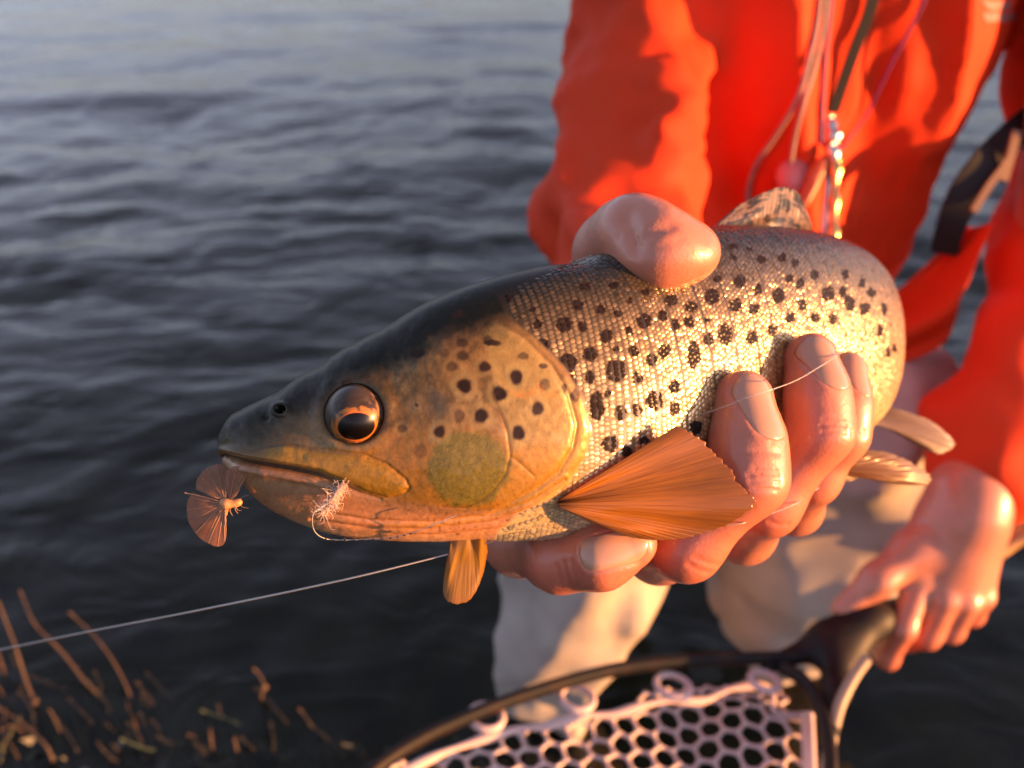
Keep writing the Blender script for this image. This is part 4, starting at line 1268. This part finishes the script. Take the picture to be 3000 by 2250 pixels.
lan = empty('lanyard', on_shirt(2440, 470, .4, .01))
tag(lan, 'dark neck lanyard with thin cords and metal tools hanging on the shirt front', 'lanyard')
V, F = ribbon([on_shirt(*q, .4, .006) for q in [(2570, -60), (2545, 40), (2510, 130), (2470, 240), (2440, 330)]], .0095, .001, RGT)
mesh_obj('strap', V, F, m_black, lan, smooth=False)
for pts, mt, r in (([(2410, -60), (2395, 60), (2370, 180), (2335, 290), (2270, 400), (2215, 480), (2193, 545), (2190, 600)], m_cordg, .0022),
                   ([(2425, -60), (2415, 60), (2390, 180), (2355, 300), (2325, 420), (2308, 560)], m_cordg, .0020),
                   ([(2440, -60), (2428, 60), (2415, 180), (2408, 300), (2405, 420)], m_purple, .0020),
                   ([(2730, -60), (2700, 20), (2620, 170), (2540, 330), (2462, 440)], m_purple, .0014)):
    p = spline(np.array([on_shirt(*q, .4, .006) for q in pts]), 60)
    V, F = tube_geo(p, r, 8)
    mesh_obj('cord', V, F, mt, lan)
def along(a, b_, d, n=12): return np.array([P(a[0] + (b_[0] - a[0]) * k, a[1] + (b_[1] - a[1]) * k, d) for k in np.linspace(0, 1, n)])
dl = project(on_shirt(2440, 430, .4, .012)[None])[2][0] - .008
dt = dl - .012
def turned(name, a, b_, radii, mt, d=dt):
    p = along(a, b_, d, len(radii)); V, F = tube_geo(p, np.array(radii), 14)
    return mesh_obj(name, V, F, mt, lan)
turned('swivel', (2428, 345), (2442, 430), [.004, .006, .0075, .006, .0085, .009, .006, .004], m_metal, dl)
turned('swivel', (2432, 425), (2448, 475), [.004, .006, .007, .005, .004], m_metal, dt)
turned('forceps', (2449, 465), (2441, 720), [.0030, .0055, .0060, .0035, .0030, .0030, .0056, .0042, .0032, .0030, .0036, .0055, .0045, .003], m_brass)
turned('forceps', (2430, 470), (2412, 705), [.002, .003, .003, .003, .003, .003, .003, .004], m_metal, dt + .006)
turned('tool_handle', (2420, 460), (2330, 620), [.004, .007, .0075, .005, .004, .0035, .003], simple('orange_plastic', (.45, .10, .03), .4), dt + .004)
turned('tool_handle', (2405, 500), (2352, 610), [.003, .004, .004, .0035, .003], simple('orange_plastic_b', (.45, .10, .03), .4), dt + .002)
# pink tippet spool disc
cpt = P(2318, 520, dt + .012); an = np.linspace(0, 2 * math.pi, 28, endpoint=False)
ring = np.array([cpt + .014 * (RGT * math.cos(a) + UPV * math.sin(a)) for a in an])
V = np.vstack([ring, ring - FWD * .006, [cpt - FWD * .0075]]); F = [tuple(range(27, -1, -1))]
for j in range(28):
    k = (j + 1) % 28; F += [(j, k, 28 + k, 28 + j), (28 + j, 28 + k, 56)]
mesh_obj('spool', V, F, simple('pink_plastic', (.55, .16, .15), .35), lan)

# dark sling strap round the waist
belt = empty('sling_strap', on_shirt(2700, 640, .4, .01))
tag(belt, 'wide black sling strap with tan edge crossing the shirt side beside the sleeve', 'strap')
DS = .70
V, F = ribbon(PA([(3120, 260, DS + .06), (2990, 370, DS + .03), (2900, 470, DS), (2830, 560, DS), (2790, 650, DS + .01), (2765, 740, DS + .03)]), np.interp(np.linspace(0, 1, 60), [0, .25, .6, 1], [.020, .022, .028, .022]), .003, RGT * .78 - UPV * .62)
mesh_obj('webbing', V, F, m_black, belt, smooth=False)
V, F = ribbon(PA([(2975, 400, DS - .004), (2945, 480, DS - .008), (2900, 540, DS - .008), (2850, 620, DS - .006)]), .006, .002, RGT * .78 - UPV * .62)
mesh_obj('binding', V, F, m_brownw, belt, smooth=False)
V, F = ribbon(PA([(2978, 385, DS - .006), (2962, 450, DS - .008), (2938, 530, DS - .006)]), .007, .002, RGT)
mesh_obj('binding', V, F, m_brownw, belt, smooth=False)

# ---- landing net
m_frame, t, b = material('net_frame_wood')
setp(b, Roughness=.55, Specular_IOR_Level=.25)
tc = t.nodes.new('ShaderNodeTexCoord'); nz = t.nodes.new('ShaderNodeTexNoise'); nz.inputs['Scale'].default_value = 60; nz.inputs['Detail'].default_value = 5
rp = t.nodes.new('ShaderNodeValToRGB'); rp.color_ramp.elements[0].color = (.006, .005, .005, 1); rp.color_ramp.elements[1].color = (.025, .011, .006, 1)
rp.color_ramp.elements[0].position = .45; rp.color_ramp.elements[1].position = .75
t.links.new(tc.outputs['Object'], nz.inputs['Vector']); t.links.new(nz.outputs['Fac'], rp.inputs['Fac']); t.links.new(rp.outputs[0], b.inputs['Base Color'])
net = empty('landing_net', P(2500, 1900, .64))
tag(net, 'landing net with dark wooden hoop and pale rubber mesh held by its handle', 'landing net')
hoop_px = [(2440, 1925, .640), (2250, 1928, .635), (2050, 1934, .628), (1834, 1956, .615), (1653, 2000, .598), (1400, 2088, .570), (1150, 2215, .538), (960, 2400, .505), (900, 2600, .470),
           (1050, 2800, .445), (1400, 2950, .430), (1850, 2950, .435), (2200, 2760, .460), (2370, 2500, .500), (2432, 2280, .540), (2422, 2140, .570), (2390, 2045, .595), (2350, 1990, .612), (2290, 1955, .628)]
hoop = spline(PA(hoop_px), 220)
V, F = tube_geo(hoop, .0044, 12, flat=1.3)
mesh_obj('hoop', V, F, m_frame, net)
def f_yoke(p):
    a = chain_sdf([P(2250, 1950, .636), P(2420, 1880, .645), P(2560, 1810, .655), P(2680, 1780, .675)], [.006, .010, .012, .011], .015)(p)
    b2 = chain_sdf([P(2440, 1880, .645), P(2448, 2020, .605), P(2436, 2150, .570)], [.011, .008, .005], .015)(p)
    c2 = chain_sdf([P(2520, 1830, .652), P(2480, 1950, .630)], [.012, .008], .015)(p)
    return smin(smin(a, b2, .02), c2, .02)
lo = PA([(2200, 1700, .60), (2720, 2200, .56), (2720, 1700, .70), (2200, 2200, .70)])
yv, yf = surface_nets(f_yoke, lo.min(0) - .02, lo.max(0) + .02, .003)
mesh_obj('handle', yv, yf, m_frame, net)
# rubber mesh: honeycomb of round strands, hanging just inside the hoop
m_rub, t, b = material('pale_rubber')
setp(b, Base_Color=(.60, .45, .43, 1), Roughness=.42, Subsurface_Weight=.2, Subsurface_Scale=.004, Coat_Weight=.2)
o_ = P(1950, 2200, .600); ex = unit(P(2350, 2120, .640) - P(1300, 2260, .562)); ey0 = P(1950, 2020, .662) - P(1950, 2420, .535)
ey = unit(ey0 - ex * (ey0 @ ex)); ez = np.cross(ex, ey)
if ez @ FWD < 0: ez = -ez                       # points away from the camera
cell = .0180; hh = cell * math.sqrt(3) / 2
poly = [(1010, 2330), (1200, 2235), (1400, 2165), (1560, 2120), (1700, 2095), (1800, 2080), (1920, 2050), (2050, 2040), (2150, 2010), (2225, 1985), (2262, 2010), (2275, 2080), (2330, 2100), (2378, 2110), (2388, 2300), (2380, 2700), (1900, 2860), (1200, 2800)]
pts, idx, edges = [], {}, set()
def node(q):
    k = (round(q[0] / cell * 12), round(q[1] / cell * 12))
    if k not in idx:
        idx[k] = len(pts)
        u_, v_ = q
        sag = .010 * float(noise3(np.array([[u_ * 12, v_ * 12, 1.3]]), 3)[0]) + .004 * float(noise3(np.array([[u_ * 40, v_ * 40, 5.3]]), 5)[0]) + .05 * max(0, -v_ / .2)
        ju, jv = .0016 * float(noise3(np.array([[u_ * 60, v_ * 60, 9.]]), 7)[0]), .0016 * float(noise3(np.array([[u_ * 60, v_ * 60, 2.]]), 8)[0])
        pts.append(o_ + ex * (u_ + ju) + ey * (v_ + jv) + ez * sag)
    return idx[k]
rh = cell / math.sqrt(3)
for i in range(-34, 34):
    for j in range(-24, 24):
        cx_, cy_ = (i + .5 * (j % 2)) * cell, j * rh * 1.5
        pc = o_ + ex * cx_ + ey * cy_
        qx, qy, _ = project(pc[None])
        if polydist(qx, qy, poly, True)[0] > -8: continue
        vs = [(cx_ + rh * math.cos(math.radians(60 * k + 30)), cy_ + rh * math.sin(math.radians(60 * k + 30))) for k in range(6)]
        ids = [node(v_) for v_ in vs]
        for k in range(6):
            edges.add(tuple(sorted((ids[k], ids[(k + 1) % 6]))))
G = Geo()
for a_, b_ in edges:
    A_, B_ = pts[a_], pts[b_]; M_ = (A_ + B_) / 2
    G.tube(np.array([A_, A_ * .75 + B_ * .25, M_, A_ * .25 + B_ * .75, B_]), np.array([.0024, .0017, .0015, .0017, .0024]), 7)
G.build('net_mesh', m_rub, net)
for lx, ly, lr, dd in ((1425, 2100, .0120, .575), (1690, 2045, .0125, .595), (1972, 2010, .0130, .612), (2240, 1995, .0110, .622)):
    c_ = P(lx, ly, dd); an = np.linspace(0, 2 * math.pi, 29)
    p = np.array([c_ + lr * (ex * math.cos(a) * .95 + ey * math.sin(a)) for a in an])
    V, F = tube_geo(p, .0027, 9, cap=False)
    mesh_obj('net_loop', V, F, m_rub, net)
# thick band of the mesh along the hoop
bandp = spline(PA([(1180, 2262, .556), (1300, 2205, .572), (1420, 2165, .585), (1520, 2135, .597), (1600, 2128, .602), (1700, 2098, .612), (1800, 2092, .618), (1880, 2068, .624), (1960, 2052, .630), (2060, 2052, .637), (2140, 2018, .643), (2228, 2010, .648), (2262, 2030, .648), (2268, 2085, .636), (2320, 2100, .634), (2380, 2098, .634)]), 120)
V, F = tube_geo(bandp, .0031 * (1 + .25 * np.sin(np.linspace(0, 40, 120))), 9)
mesh_obj('net_band', V, F, m_rub, net)
for xo in (0, 14):
    V, F = tube_geo(spline(PA([(2372 - xo, 2095, .630), (2376 - xo, 2180, .605), (2380 - xo, 2300, .578), (2382 - xo, 2420, .556)]), 30), .0034, 8)
    mesh_obj('net_band', V, F, m_rub, net)
# pale tubing along the hoop's outer side
V, F = tube_geo(spline(PA([(2540, 1928, .600), (2500, 1985, .594), (2462, 2060, .585), (2440, 2140, .572), (2425, 2230, .556), (2415, 2330, .540), (2405, 2460, .520)]), 60), .0042, 12)
tub = mesh_obj('net_tubing', V, F, simple('tan_tubing', (.34, .25, .17), .5), net)

# ---- rod behind the carrying hand
rod = empty('fishing_rod', P(2960, 1590, .74))
tag(rod, 'pale wooden fishing rod passing behind the hand that carries the net', 'fishing rod')
V, F = tube_geo(np.array([P(2760, 1720, .735), P(2900, 1630, .74), P(3120, 1480, .75)]), np.array([.0075, .0078, .0085]), 14)
mesh_obj('rod_shaft', V, F, simple('cork_wood', (.42, .24, .09), .5, var=.25, varscale=90), rod)
V, F = tube_geo(np.array([P(2870, 1649, .7385), P(2885, 1639, .739)]), .0092, 14)
mesh_obj('rod_ring', V, F, m_metal, rod)

# ---- fishing lines
m_line, t, b = material('nylon_line')
setp(b, Base_Color=(.62, .60, .58, 1), Roughness=.25, Transmission_Weight=.3, Coat_Weight=.4)
G = Geo()
lp = spline(PA([(1440, 1588, .200), (1300, 1627, .1995), (1000, 1700, .203), (600, 1784, .225), (250, 1852, .265), (0, 1903, .31), (-300, 1962, .38)]), 120)
V, F = tube_geo(lp, np.linspace(.00020, .00034, 120), 6)
ln = mesh_obj('leader_line', V, F, m_line)
tag(ln, 'thin taut pale line running from under the trout across the dark water', 'fishing line')
tp = empty('tippet', P(*K(690, 1240), .188))
tag(tp, 'fine looped tippet with water beads hanging from the fly along the jaw', 'fishing line')
tpts = [(*K(*q), d) for q, d in [((690, 1185), .1855), ((640, 1200), .1858), ((626, 1245), .187), ((640, 1297), .1915), ((690, 1326), .197), ((760, 1330), .197), ((880, 1326), .196), ((980, 1318), .1935), ((1090, 1290), .188), ((1180, 1255), .1845), ((1260, 1222), .1835)]]
tl_ = spline(PA(tpts), 160)
V, F = tube_geo(tl_, .00011, 6)
mesh_obj('line', V, F, m_line, tp)
m_drop, t, b = material('water_drop')
setp(b, Base_Color=(1, 1, 1, 1), Roughness=.02, Transmission_Weight=1.0, IOR=1.33)
def ball(c, r, nu=10, nv=8):
    la = np.linspace(0, 2 * math.pi, nu, endpoint=False); ph = np.linspace(0, math.pi, nv)
    A, B = np.meshgrid(la, ph, indexing='ij')
    return np.asarray(c) + r * np.stack([np.sin(B) * np.cos(A), np.sin(B) * np.sin(A), np.cos(B)], -1).reshape(-1, 3), grid_faces(nu, nv, wrap_u=True)
for k in list(range(50, 125, 7)):
    V, F = ball(tl_[k], random.uniform(.00028, .00045))
    mesh_obj('droplet', V, F, m_drop, tp)
for nm, pts_, lab in (('loose_line', [(2056, 1214, .209), (2110, 1196, .203), (2200, 1160, .1965), (2280, 1135, .199), (2345, 1108, .213), (2400, 1075, .2185), (2440, 1050, .2215), (2500, 1005, .236)], 'fine wet line lying across the fingernails of the gripping hand'),
                      ('loose_line', [(1990, 1535, .2035), (2130, 1538, .2015), (2180, 1532, .2015), (2240, 1512, .2185), (2330, 1476, .2225), (2400, 1428, .232)], 'fine wet line hanging below the finger joints beside the pectoral fin')):
    p = spline(PA(pts_), 90)
    o = empty(nm, p[0]); tag(o, lab, 'fishing line')
    V, F = tube_geo(p, .00013, 6); mesh_obj('line', V, F, m_line, o)
    for k in range(8, 88, 9):
        V, F = ball(p[k] + RNG.normal(0, .00008, 3), random.uniform(.00018, .0003), 8, 6); mesh_obj('droplet', V, F, m_drop, o)

# ---- artificial fly hooked in the corner of the jaw
fly = empty('artificial_fly', P(*K(690, 1150), .186))
tag(fly, 'pale fuzzy artificial fly hooked in the corner of the trout jaw', 'fishing fly')
G = Geo()
def kd(cx, cy): return surf_depth(*K(cx, cy))
d0 = kd(700, 1140)
hk = spline(PA([(*K(775, 1075), d0 + .001), (*K(760, 1090), d0 - .0012), (*K(735, 1125), d0 - .0022), (*K(705, 1165), d0 - .0025), (*K(668, 1198), d0 - .0022), (*K(650, 1205), d0 - .0018)]), 40)
V, F = tube_geo(hk, .0004, 8)
mesh_obj('hook', V, F, simple('dark_wire', (.02, .015, .012), .3, .8), fly)
V, F = tube_geo(hk[6:34], np.interp(np.linspace(0, 1, 28), [0, .2, .6, 1], [.0006, .0012, .0011, .0005]) * (1 + .2 * np.sin(np.arange(28) * 2.1)), 10)
m_dub = simple('pale_dubbing', (.62, .50, .45), .8)
mesh_obj('fly_body', V, F, simple('fly_thread', (.30, .20, .17), .8), fly)
rr = np.random.default_rng(5)
for k in range(320):
    c_ = hk[rr.integers(5, 36)] + rr.normal(0, .0004, 3)
    d_ = unit(rr.normal(0, 1, 3) - FWD * .3 + (-UPV * .4 - RGT * .2)); L = rr.uniform(.0008, .0030)
    if k % 7 == 0: L *= 1.4
    cr = unit(rr.normal(0, 1, 3)) * L * .45; cr2 = unit(rr.normal(0, 1, 3)) * L * .25
    q = np.array([c_, c_ + d_ * L * .35 + cr * .3 + cr2 * .2, c_ + d_ * L * .7 + cr + cr2, c_ + d_ * L + cr * .7])
    G.tube(spline(q, 8), np.linspace(.00005, .00003, 8), 4, cap=False)
o = G.build('dubbing', m_dub, fly); tag(o, kind='stuff')

# ---- flying insect by the snout
bug = empty('flying_insect', P(*K(255, 1170), .197))
tag(bug, 'small flying insect with pale brown translucent wings in front of the trout snout', 'insect')
DB = .197
def f_bug(p):
    a = chain_sdf([P(*K(228, 1162), DB), P(*K(250, 1170), DB), P(*K(285, 1168), DB)], [.0007, .0011, .0008], .001)(p)
    c = chain_sdf([P(*K(285, 1168), DB), P(*K(300, 1164), DB)], [.0008, .0009], .001)(p)
    d = chain_sdf([P(*K(240, 1168), DB), P(*K(238, 1195), DB + .001), P(*K(245, 1218), DB + .002)], [.0008, .0007, .0003], .001)(p)
    return smin(smin(a, c, .0008), d, .0008)
lo = PA([(*K(200, 1130), DB - .003), (*K(330, 1240), DB + .005), (*K(330, 1130), DB + .005), (*K(200, 1240), DB - .003)])
v_, f_ = surface_nets(f_bug, lo.min(0) - .002, lo.max(0) + .002, .00028)
mesh_obj('insect_body', v_, f_, simple('insect_body', (.55, .25, .10), .55, bump=(2500, .3, .0003)), bug)
m_wing, t, b = material('insect_wing')
setp(b, Base_Color=(.48, .22, .12, 1), Roughness=.45)
tl2 = t.nodes.new('ShaderNodeBsdfTranslucent'); tl2.inputs['Color'].default_value = (.50, .29, .19, 1)
trn = t.nodes.new('ShaderNodeBsdfTransparent')
m1 = t.nodes.new('ShaderNodeMixShader'); m1.inputs[0].default_value = .45
m2 = t.nodes.new('ShaderNodeMixShader'); m2.inputs[0].default_value = .58
t.links.new(b.outputs[0], m1.inputs[1]); t.links.new(tl2.outputs[0], m1.inputs[2]); t.links.new(m1.outputs[0], m2.inputs[1]); t.links.new(trn.outputs[0], m2.inputs[2])
t.links.new(m2.outputs[0], t.nodes['Material Output'].inputs['Surface'])
m_vein = simple('wing_vein', (.36, .19, .11), .5)
def wing(root, out_px, dz, bow=.0006):
    n = 48
    ol = spline(np.array([(*K(*q), DB + z) for q, z in zip(out_px, dz)]), n)
    rt = np.array([*K(*root), DB])
    r = np.linspace(0, 1, 14)
    g = rt[None, None] * (1 - r)[None, :, None] + ol[:, None] * r[None, :, None]
    w3 = np.array([P(*q) for q in g.reshape(-1, 3)]).reshape(n, 14, 3)
    w3 = w3 - FWD * (bow * np.sin(r * math.pi))[None, :, None] + FWD * (.00006 * np.cos(np.linspace(0, 7 * math.pi, n)))[:, None, None] * r[None, :, None]
    V = np.vstack([w3.reshape(-1, 3), (w3 + FWD * .00006).reshape(-1, 3)]); F = grid_faces(n, 14)
    wo_ = mesh_obj('wing', V, np.vstack([F[:, ::-1], F + n * 14]), m_wing, bug)
    G = Geo()
    for k in range(4, n - 2, 9):
        G.tube(w3[k, 1:], np.linspace(.00010, .00005, 13), 5, cap=False)
    G.build('veins', m_vein, wo_)
wing((245, 1165), [(110, 1105), (118, 1060), (150, 1020), (195, 998), (240, 995), (262, 1030)], [.001, .002, .003, .003, .003, .002])
wing((262, 1160), [(240, 1040), (262, 1012), (300, 1002), (332, 1015), (335, 1045), (315, 1090), (290, 1135)], [-.001, -.002, -.003, -.003, -.003, -.002, -.001])
wing((235, 1170), [(95, 1120), (75, 1160), (72, 1220), (95, 1280), (140, 1330), (195, 1355)], [.001, .002, .002, .002, .002, .002])
wing((242, 1180), [(150, 1335), (195, 1358), (232, 1352), (245, 1310), (246, 1250), (245, 1215)], [-.001, -.0015, -.0015, -.0015, -.001, -.0005])
for a_, c_, e_ in (((300, 1162), (318, 1140), (345, 1132)), ((300, 1168), (318, 1185), (345, 1190))):
    V, F = tube_geo(spline(PA([(*K(*q), DB) for q in (a_, c_, e_)]), 10), .00006, 5); mesh_obj('antenna', V, F, m_vein, bug)
for a_, c_, e_ in (((275, 1176), (262, 1200), (275, 1225)), ((265, 1176), (245, 1195), (225, 1215)), ((285, 1176), (296, 1198), (312, 1200)), ((225, 1163), (150, 1140), (62, 1122)), ((255, 1178), (238, 1205), (246, 1230)), ((290, 1172), (285, 1195), (298, 1215))):
    V, F = tube_geo(spline(PA([(*K(*q), DB - .0006) for q in (a_, c_, e_)]), 10), .00009, 5); mesh_obj('leg', V, F, m_vein, bug)

# ---- dead stems and weed in the shallows
m_stem = simple('dead_stem', (.085, .05, .03), .7, bump=(300, .4, .001), var=.35, varscale=80)
m_green = simple('green_stem', (.05, .065, .03), .6, var=.3, varscale=60)
m_dim = simple('drowned_stem', (.040, .030, .020), .7, var=.3, varscale=60)
def stem(pix, heights, r, mt, label, knot=None, grp=None, nm='reed_stem'):
    """pixels with heights above the water; the depth follows from the height"""
    pts_ = []
    for (x, y), z in zip(pix, heights):
        dr = FWD_T + RGT * (x - 1500) / FPX - UP_T * (y - 1125) / FPX
        pts_.append(CAMP + dr * ((z - CAMP[2]) / dr[2]))
    # foot runs down into the bed
    f = pts_[0] if heights[0] <= heights[-1] else pts_[-1]
    g_ = np.array([f[0] + .01, f[1] - .01, bed_z(f[0], f[1]) - .02])
    pts_ = [g_] + pts_ if f is pts_[0] else pts_ + [g_]
    p = spline(np.array(pts_), 60)
    p = p + np.stack([noise2(np.arange(60) * .12, np.zeros(60), 1, 1, int(abs(x) + 3 * k), 2) for k in range(3)], 1) * .003
    rad = .44 * r * (1 + .18 * noise2(np.arange(60) * .25, np.zeros(60), 1, 1, int(abs(y)), 2))
    rad = rad * np.interp(np.linspace(0, 1, 60), [0, .8, 1] if heights[-1] >= heights[0] else [1, .2, 0], [1, .9, .55])[::1]
    root = empty(nm, g_, rig=False)
    tag(root, label, 'plant', grp)
    V, F = tube_geo(p, rad, 9)
    mesh_obj('stem', V, F, mt, root, rig=False)
    if knot is not None:
        x, y, z = knot
        dr = FWD_T + RGT * (x - 1500) / FPX - UP_T * (y - 1125) / FPX
        c_ = CAMP + dr * ((z - CAMP[2]) / dr[2])
        v, f_ = ball(c_, r * .8, 14, 10)
        v = v + unit(v - c_) * (r * .6 * fbm(v * 300, 2, 3))[:, None]
        mesh_obj('knot', v, f_, mt, root, rig=False)
    return root
Q = lambda x, y: (x * .5425, 1500 + y * .5425)
stem([Q(190, 1030), Q(130, 880), Q(80, 720), Q(30, 590), Q(-20, 470)], [.005, .03, .06, .08, .11], .0040, m_stem, 'long dead reed stem with an orange broken knot at its foot', (*Q(190, 1025), .008))
stem([Q(530, 1005), Q(440, 900), Q(330, 760), Q(210, 640), Q(160, 570), Q(100, 430)], [-.005, .012, .03, .05, .06, .075], .0042, m_stem, 'bent tan reed stem crossed by a green leaf in the shallows')
stem([Q(715, 1060), Q(670, 930), Q(600, 800), Q(540, 720), Q(450, 620), Q(370, 540)], [-.01, .01, .03, .045, .06, .075], .0034, m_stem, 'thin dull brown reed stem with a kink leaning over the water')
stem([Q(300, 1400), Q(270, 1300), Q(180, 1200), Q(90, 1120), Q(-20, 1050)], [-.02, .01, .02, .03, .04], .0036, m_stem, 'pale reed stem bent down sharply at its end')
stem([Q(350, 1230), Q(300, 1110), Q(270, 1060)], [-.01, .01, .02], .0038, m_stem, 'short stubby reed stem below the orange knot')
stem([Q(180, 1290), Q(130, 1200), Q(60, 1150), Q(-20, 1180)], [-.02, .0, .012, .02], .0028, m_stem, 'thin dark reed stem lying low in the shallows')
stem([Q(1155, 1340), Q(1140, 1260), Q(1130, 1170)], [-.01, .012, .035], .0042, m_stem, 'upright yellow cut reed stub standing alone')
stem([Q(1310, 1370), Q(1280, 1290), Q(1265, 1225)], [-.01, .008, .02], .0046, m_stem, 'grey frayed reed stub beside the yellow cut stub')
stem([Q(1450, 1225), Q(1300, 1150), Q(1090, 1075)], [-.004, .004, .010], .0040, m_green, 'straight green reed blade lying flat in the water')
stem([Q(900, 1315), Q(780, 1270), Q(660, 1225)], [-.006, .006, .014], .0050, m_green, 'broad yellow green blade floating by the cut stub')
stem([Q(1730, 1220), Q(1670, 1130), Q(1620, 1065)], [-.006, .006, .012], .0034, m_stem, 'faint brown stem piece lying towards the net')
stem([Q(1410, 1010), Q(1425, 950), Q(1395, 880), Q(1370, 855)], [.002, .012, .02, .024], .0048, m_stem, 'short curled orange stem end poking out of dark water', (*Q(1425, 948), .016))
stem([Q(1050, 1225), Q(1035, 1218), Q(1015, 1212)], [.0, .004, .006], .0052, m_stem, 'tiny pinkish stem stump between two floating blades')
stem([Q(30, 900), Q(10, 830), Q(-15, 760)], [-.01, .02, .04], .0034, m_stem, 'short dim reed stem beside the long knotted one')
stem([Q(40, 1030), Q(10, 980), Q(-20, 930)], [-.01, .01, .03], .0030, m_stem, 'very short reed stem under the long knotted one')
for k_, (x_, y_, dx_, dy_, r_, lab_) in enumerate((
        (230, 2215, -60, -110, .0026, 'dull stem leaning beside the pale bent reed'), (110, 2130, -45, -90, .0024, 'dull stem between the knotted reed and the pale bent reed'),
        (330, 2110, -70, -120, .0022, 'dim stem standing behind the short stubby reed'), (420, 2190, -50, -80, .0024, 'dim stem beside the broad yellow green blade'),
        (520, 2080, -90, -110, .0020, 'faint slanting stem between the kinked reed and the flat green blade'), (760, 2230, -60, -70, .0024, 'faint stem behind the grey frayed stub'),
        (860, 2140, -110, -120, .0020, 'long faint stem beyond the flat green blade'), (980, 2200, -80, -80, .0022, 'faint stem lying between the grey stub and the net'))):
    stem([(x_, y_), (x_ + dx_ * .5 + 8, y_ + dy_ * .5), (x_ + dx_, y_ + dy_)], [-.006, .008, .016], r_, m_dim, lab_)
rs = np.random.default_rng(17)
for k_ in range(30):
    x_ = 20 + 780 * rs.random() ** 1.4; y_ = 2250 - (330 - .3 * x_) * rs.random() ** 1.3
    a_ = rs.normal(-.45, .35); L_ = rs.uniform(40, 130)
    stem([(x_, y_), (x_ + math.sin(a_) * L_ * .5 + rs.normal(0, 6), y_ - math.cos(a_) * L_ * .5), (x_ + math.sin(a_) * L_, y_ - math.cos(a_) * L_)], [-.006, .006, .014],
         rs.uniform(.0014, .0028), m_dim if rs.random() < .7 else m_stem, 'short thin dull grass stem sticking out of the shallow water', grp='thin grass stems in the shallows', nm='grass_stem')
# submerged weed: too many blades to count
G = Geo(); rr = np.random.default_rng(3)
for k in range(1500):
    x = -.75 + .95 * rr.random() ** 1.2; y = .26 + .55 * rr.random() ** 1.1
    z0 = bed_z(x, y)
    top = min(.004, z0 + rr.uniform(.05, .22))
    L = rr.uniform(.05, .16)
    d_ = np.array([-.55 + rr.normal(0, .30), .75 + rr.normal(0, .25), 0])
    p0 = np.array([x, y, z0 - .01]); p1 = np.array([x, y, (z0 + top) / 2]) + d_ * L * .25; p2 = np.array([x, y, top]) + d_ * L * .7; p3 = np.array([x, y, top - .004]) + d_ * L
    sh = rr.random()
    c = np.array([.11, .105, .045]) * (.5 + sh) if rr.random() < .72 else np.array([.16, .10, .05]) * (.4 + sh)
    G.tube(spline(np.array([p0, p1, p2, p3]), 7), np.linspace(.0032, .0012, 7) * rr.uniform(.5, 1.2), 4, c=c, cap=False)
for k in range(2200):
    x = -.72 + .75 * rr.random() ** 1.3; y = .25 + .36 * rr.random() ** 1.2
    z = rr.uniform(-.03, .003)
    s = rr.uniform(.004, .012); a = rr.uniform(0, 6.28); n_ = unit(rr.normal(0, .5, 3) + [0, 0, 1]); u_ = unit(np.cross(n_, [math.cos(a), math.sin(a), 0])); v_ = np.cross(n_, u_)
    p = np.array([x, y, z])
    V = np.array([p - u_ * s, p + v_ * s * .4 + n_ * s * .12, p + u_ * s, p - v_ * s * .4 + n_ * s * .1])
    c = np.array([.13, .12, .085]) * rr.uniform(.4, 1.5) if rr.random() < .8 else np.array([.20, .11, .06]) * rr.uniform(.5, 1.1)
    G.add(V, [(0, 1, 2), (0, 2, 3)], c=c)
m_weed, t, b = material('waterweed'); vcol(t, b); setp(b, Roughness=.7)
wd_ = G.build('waterweed', m_weed, rig=False)
tag(wd_, 'drowned weed and leaf litter under the shallow water', 'weed', kind='stuff')
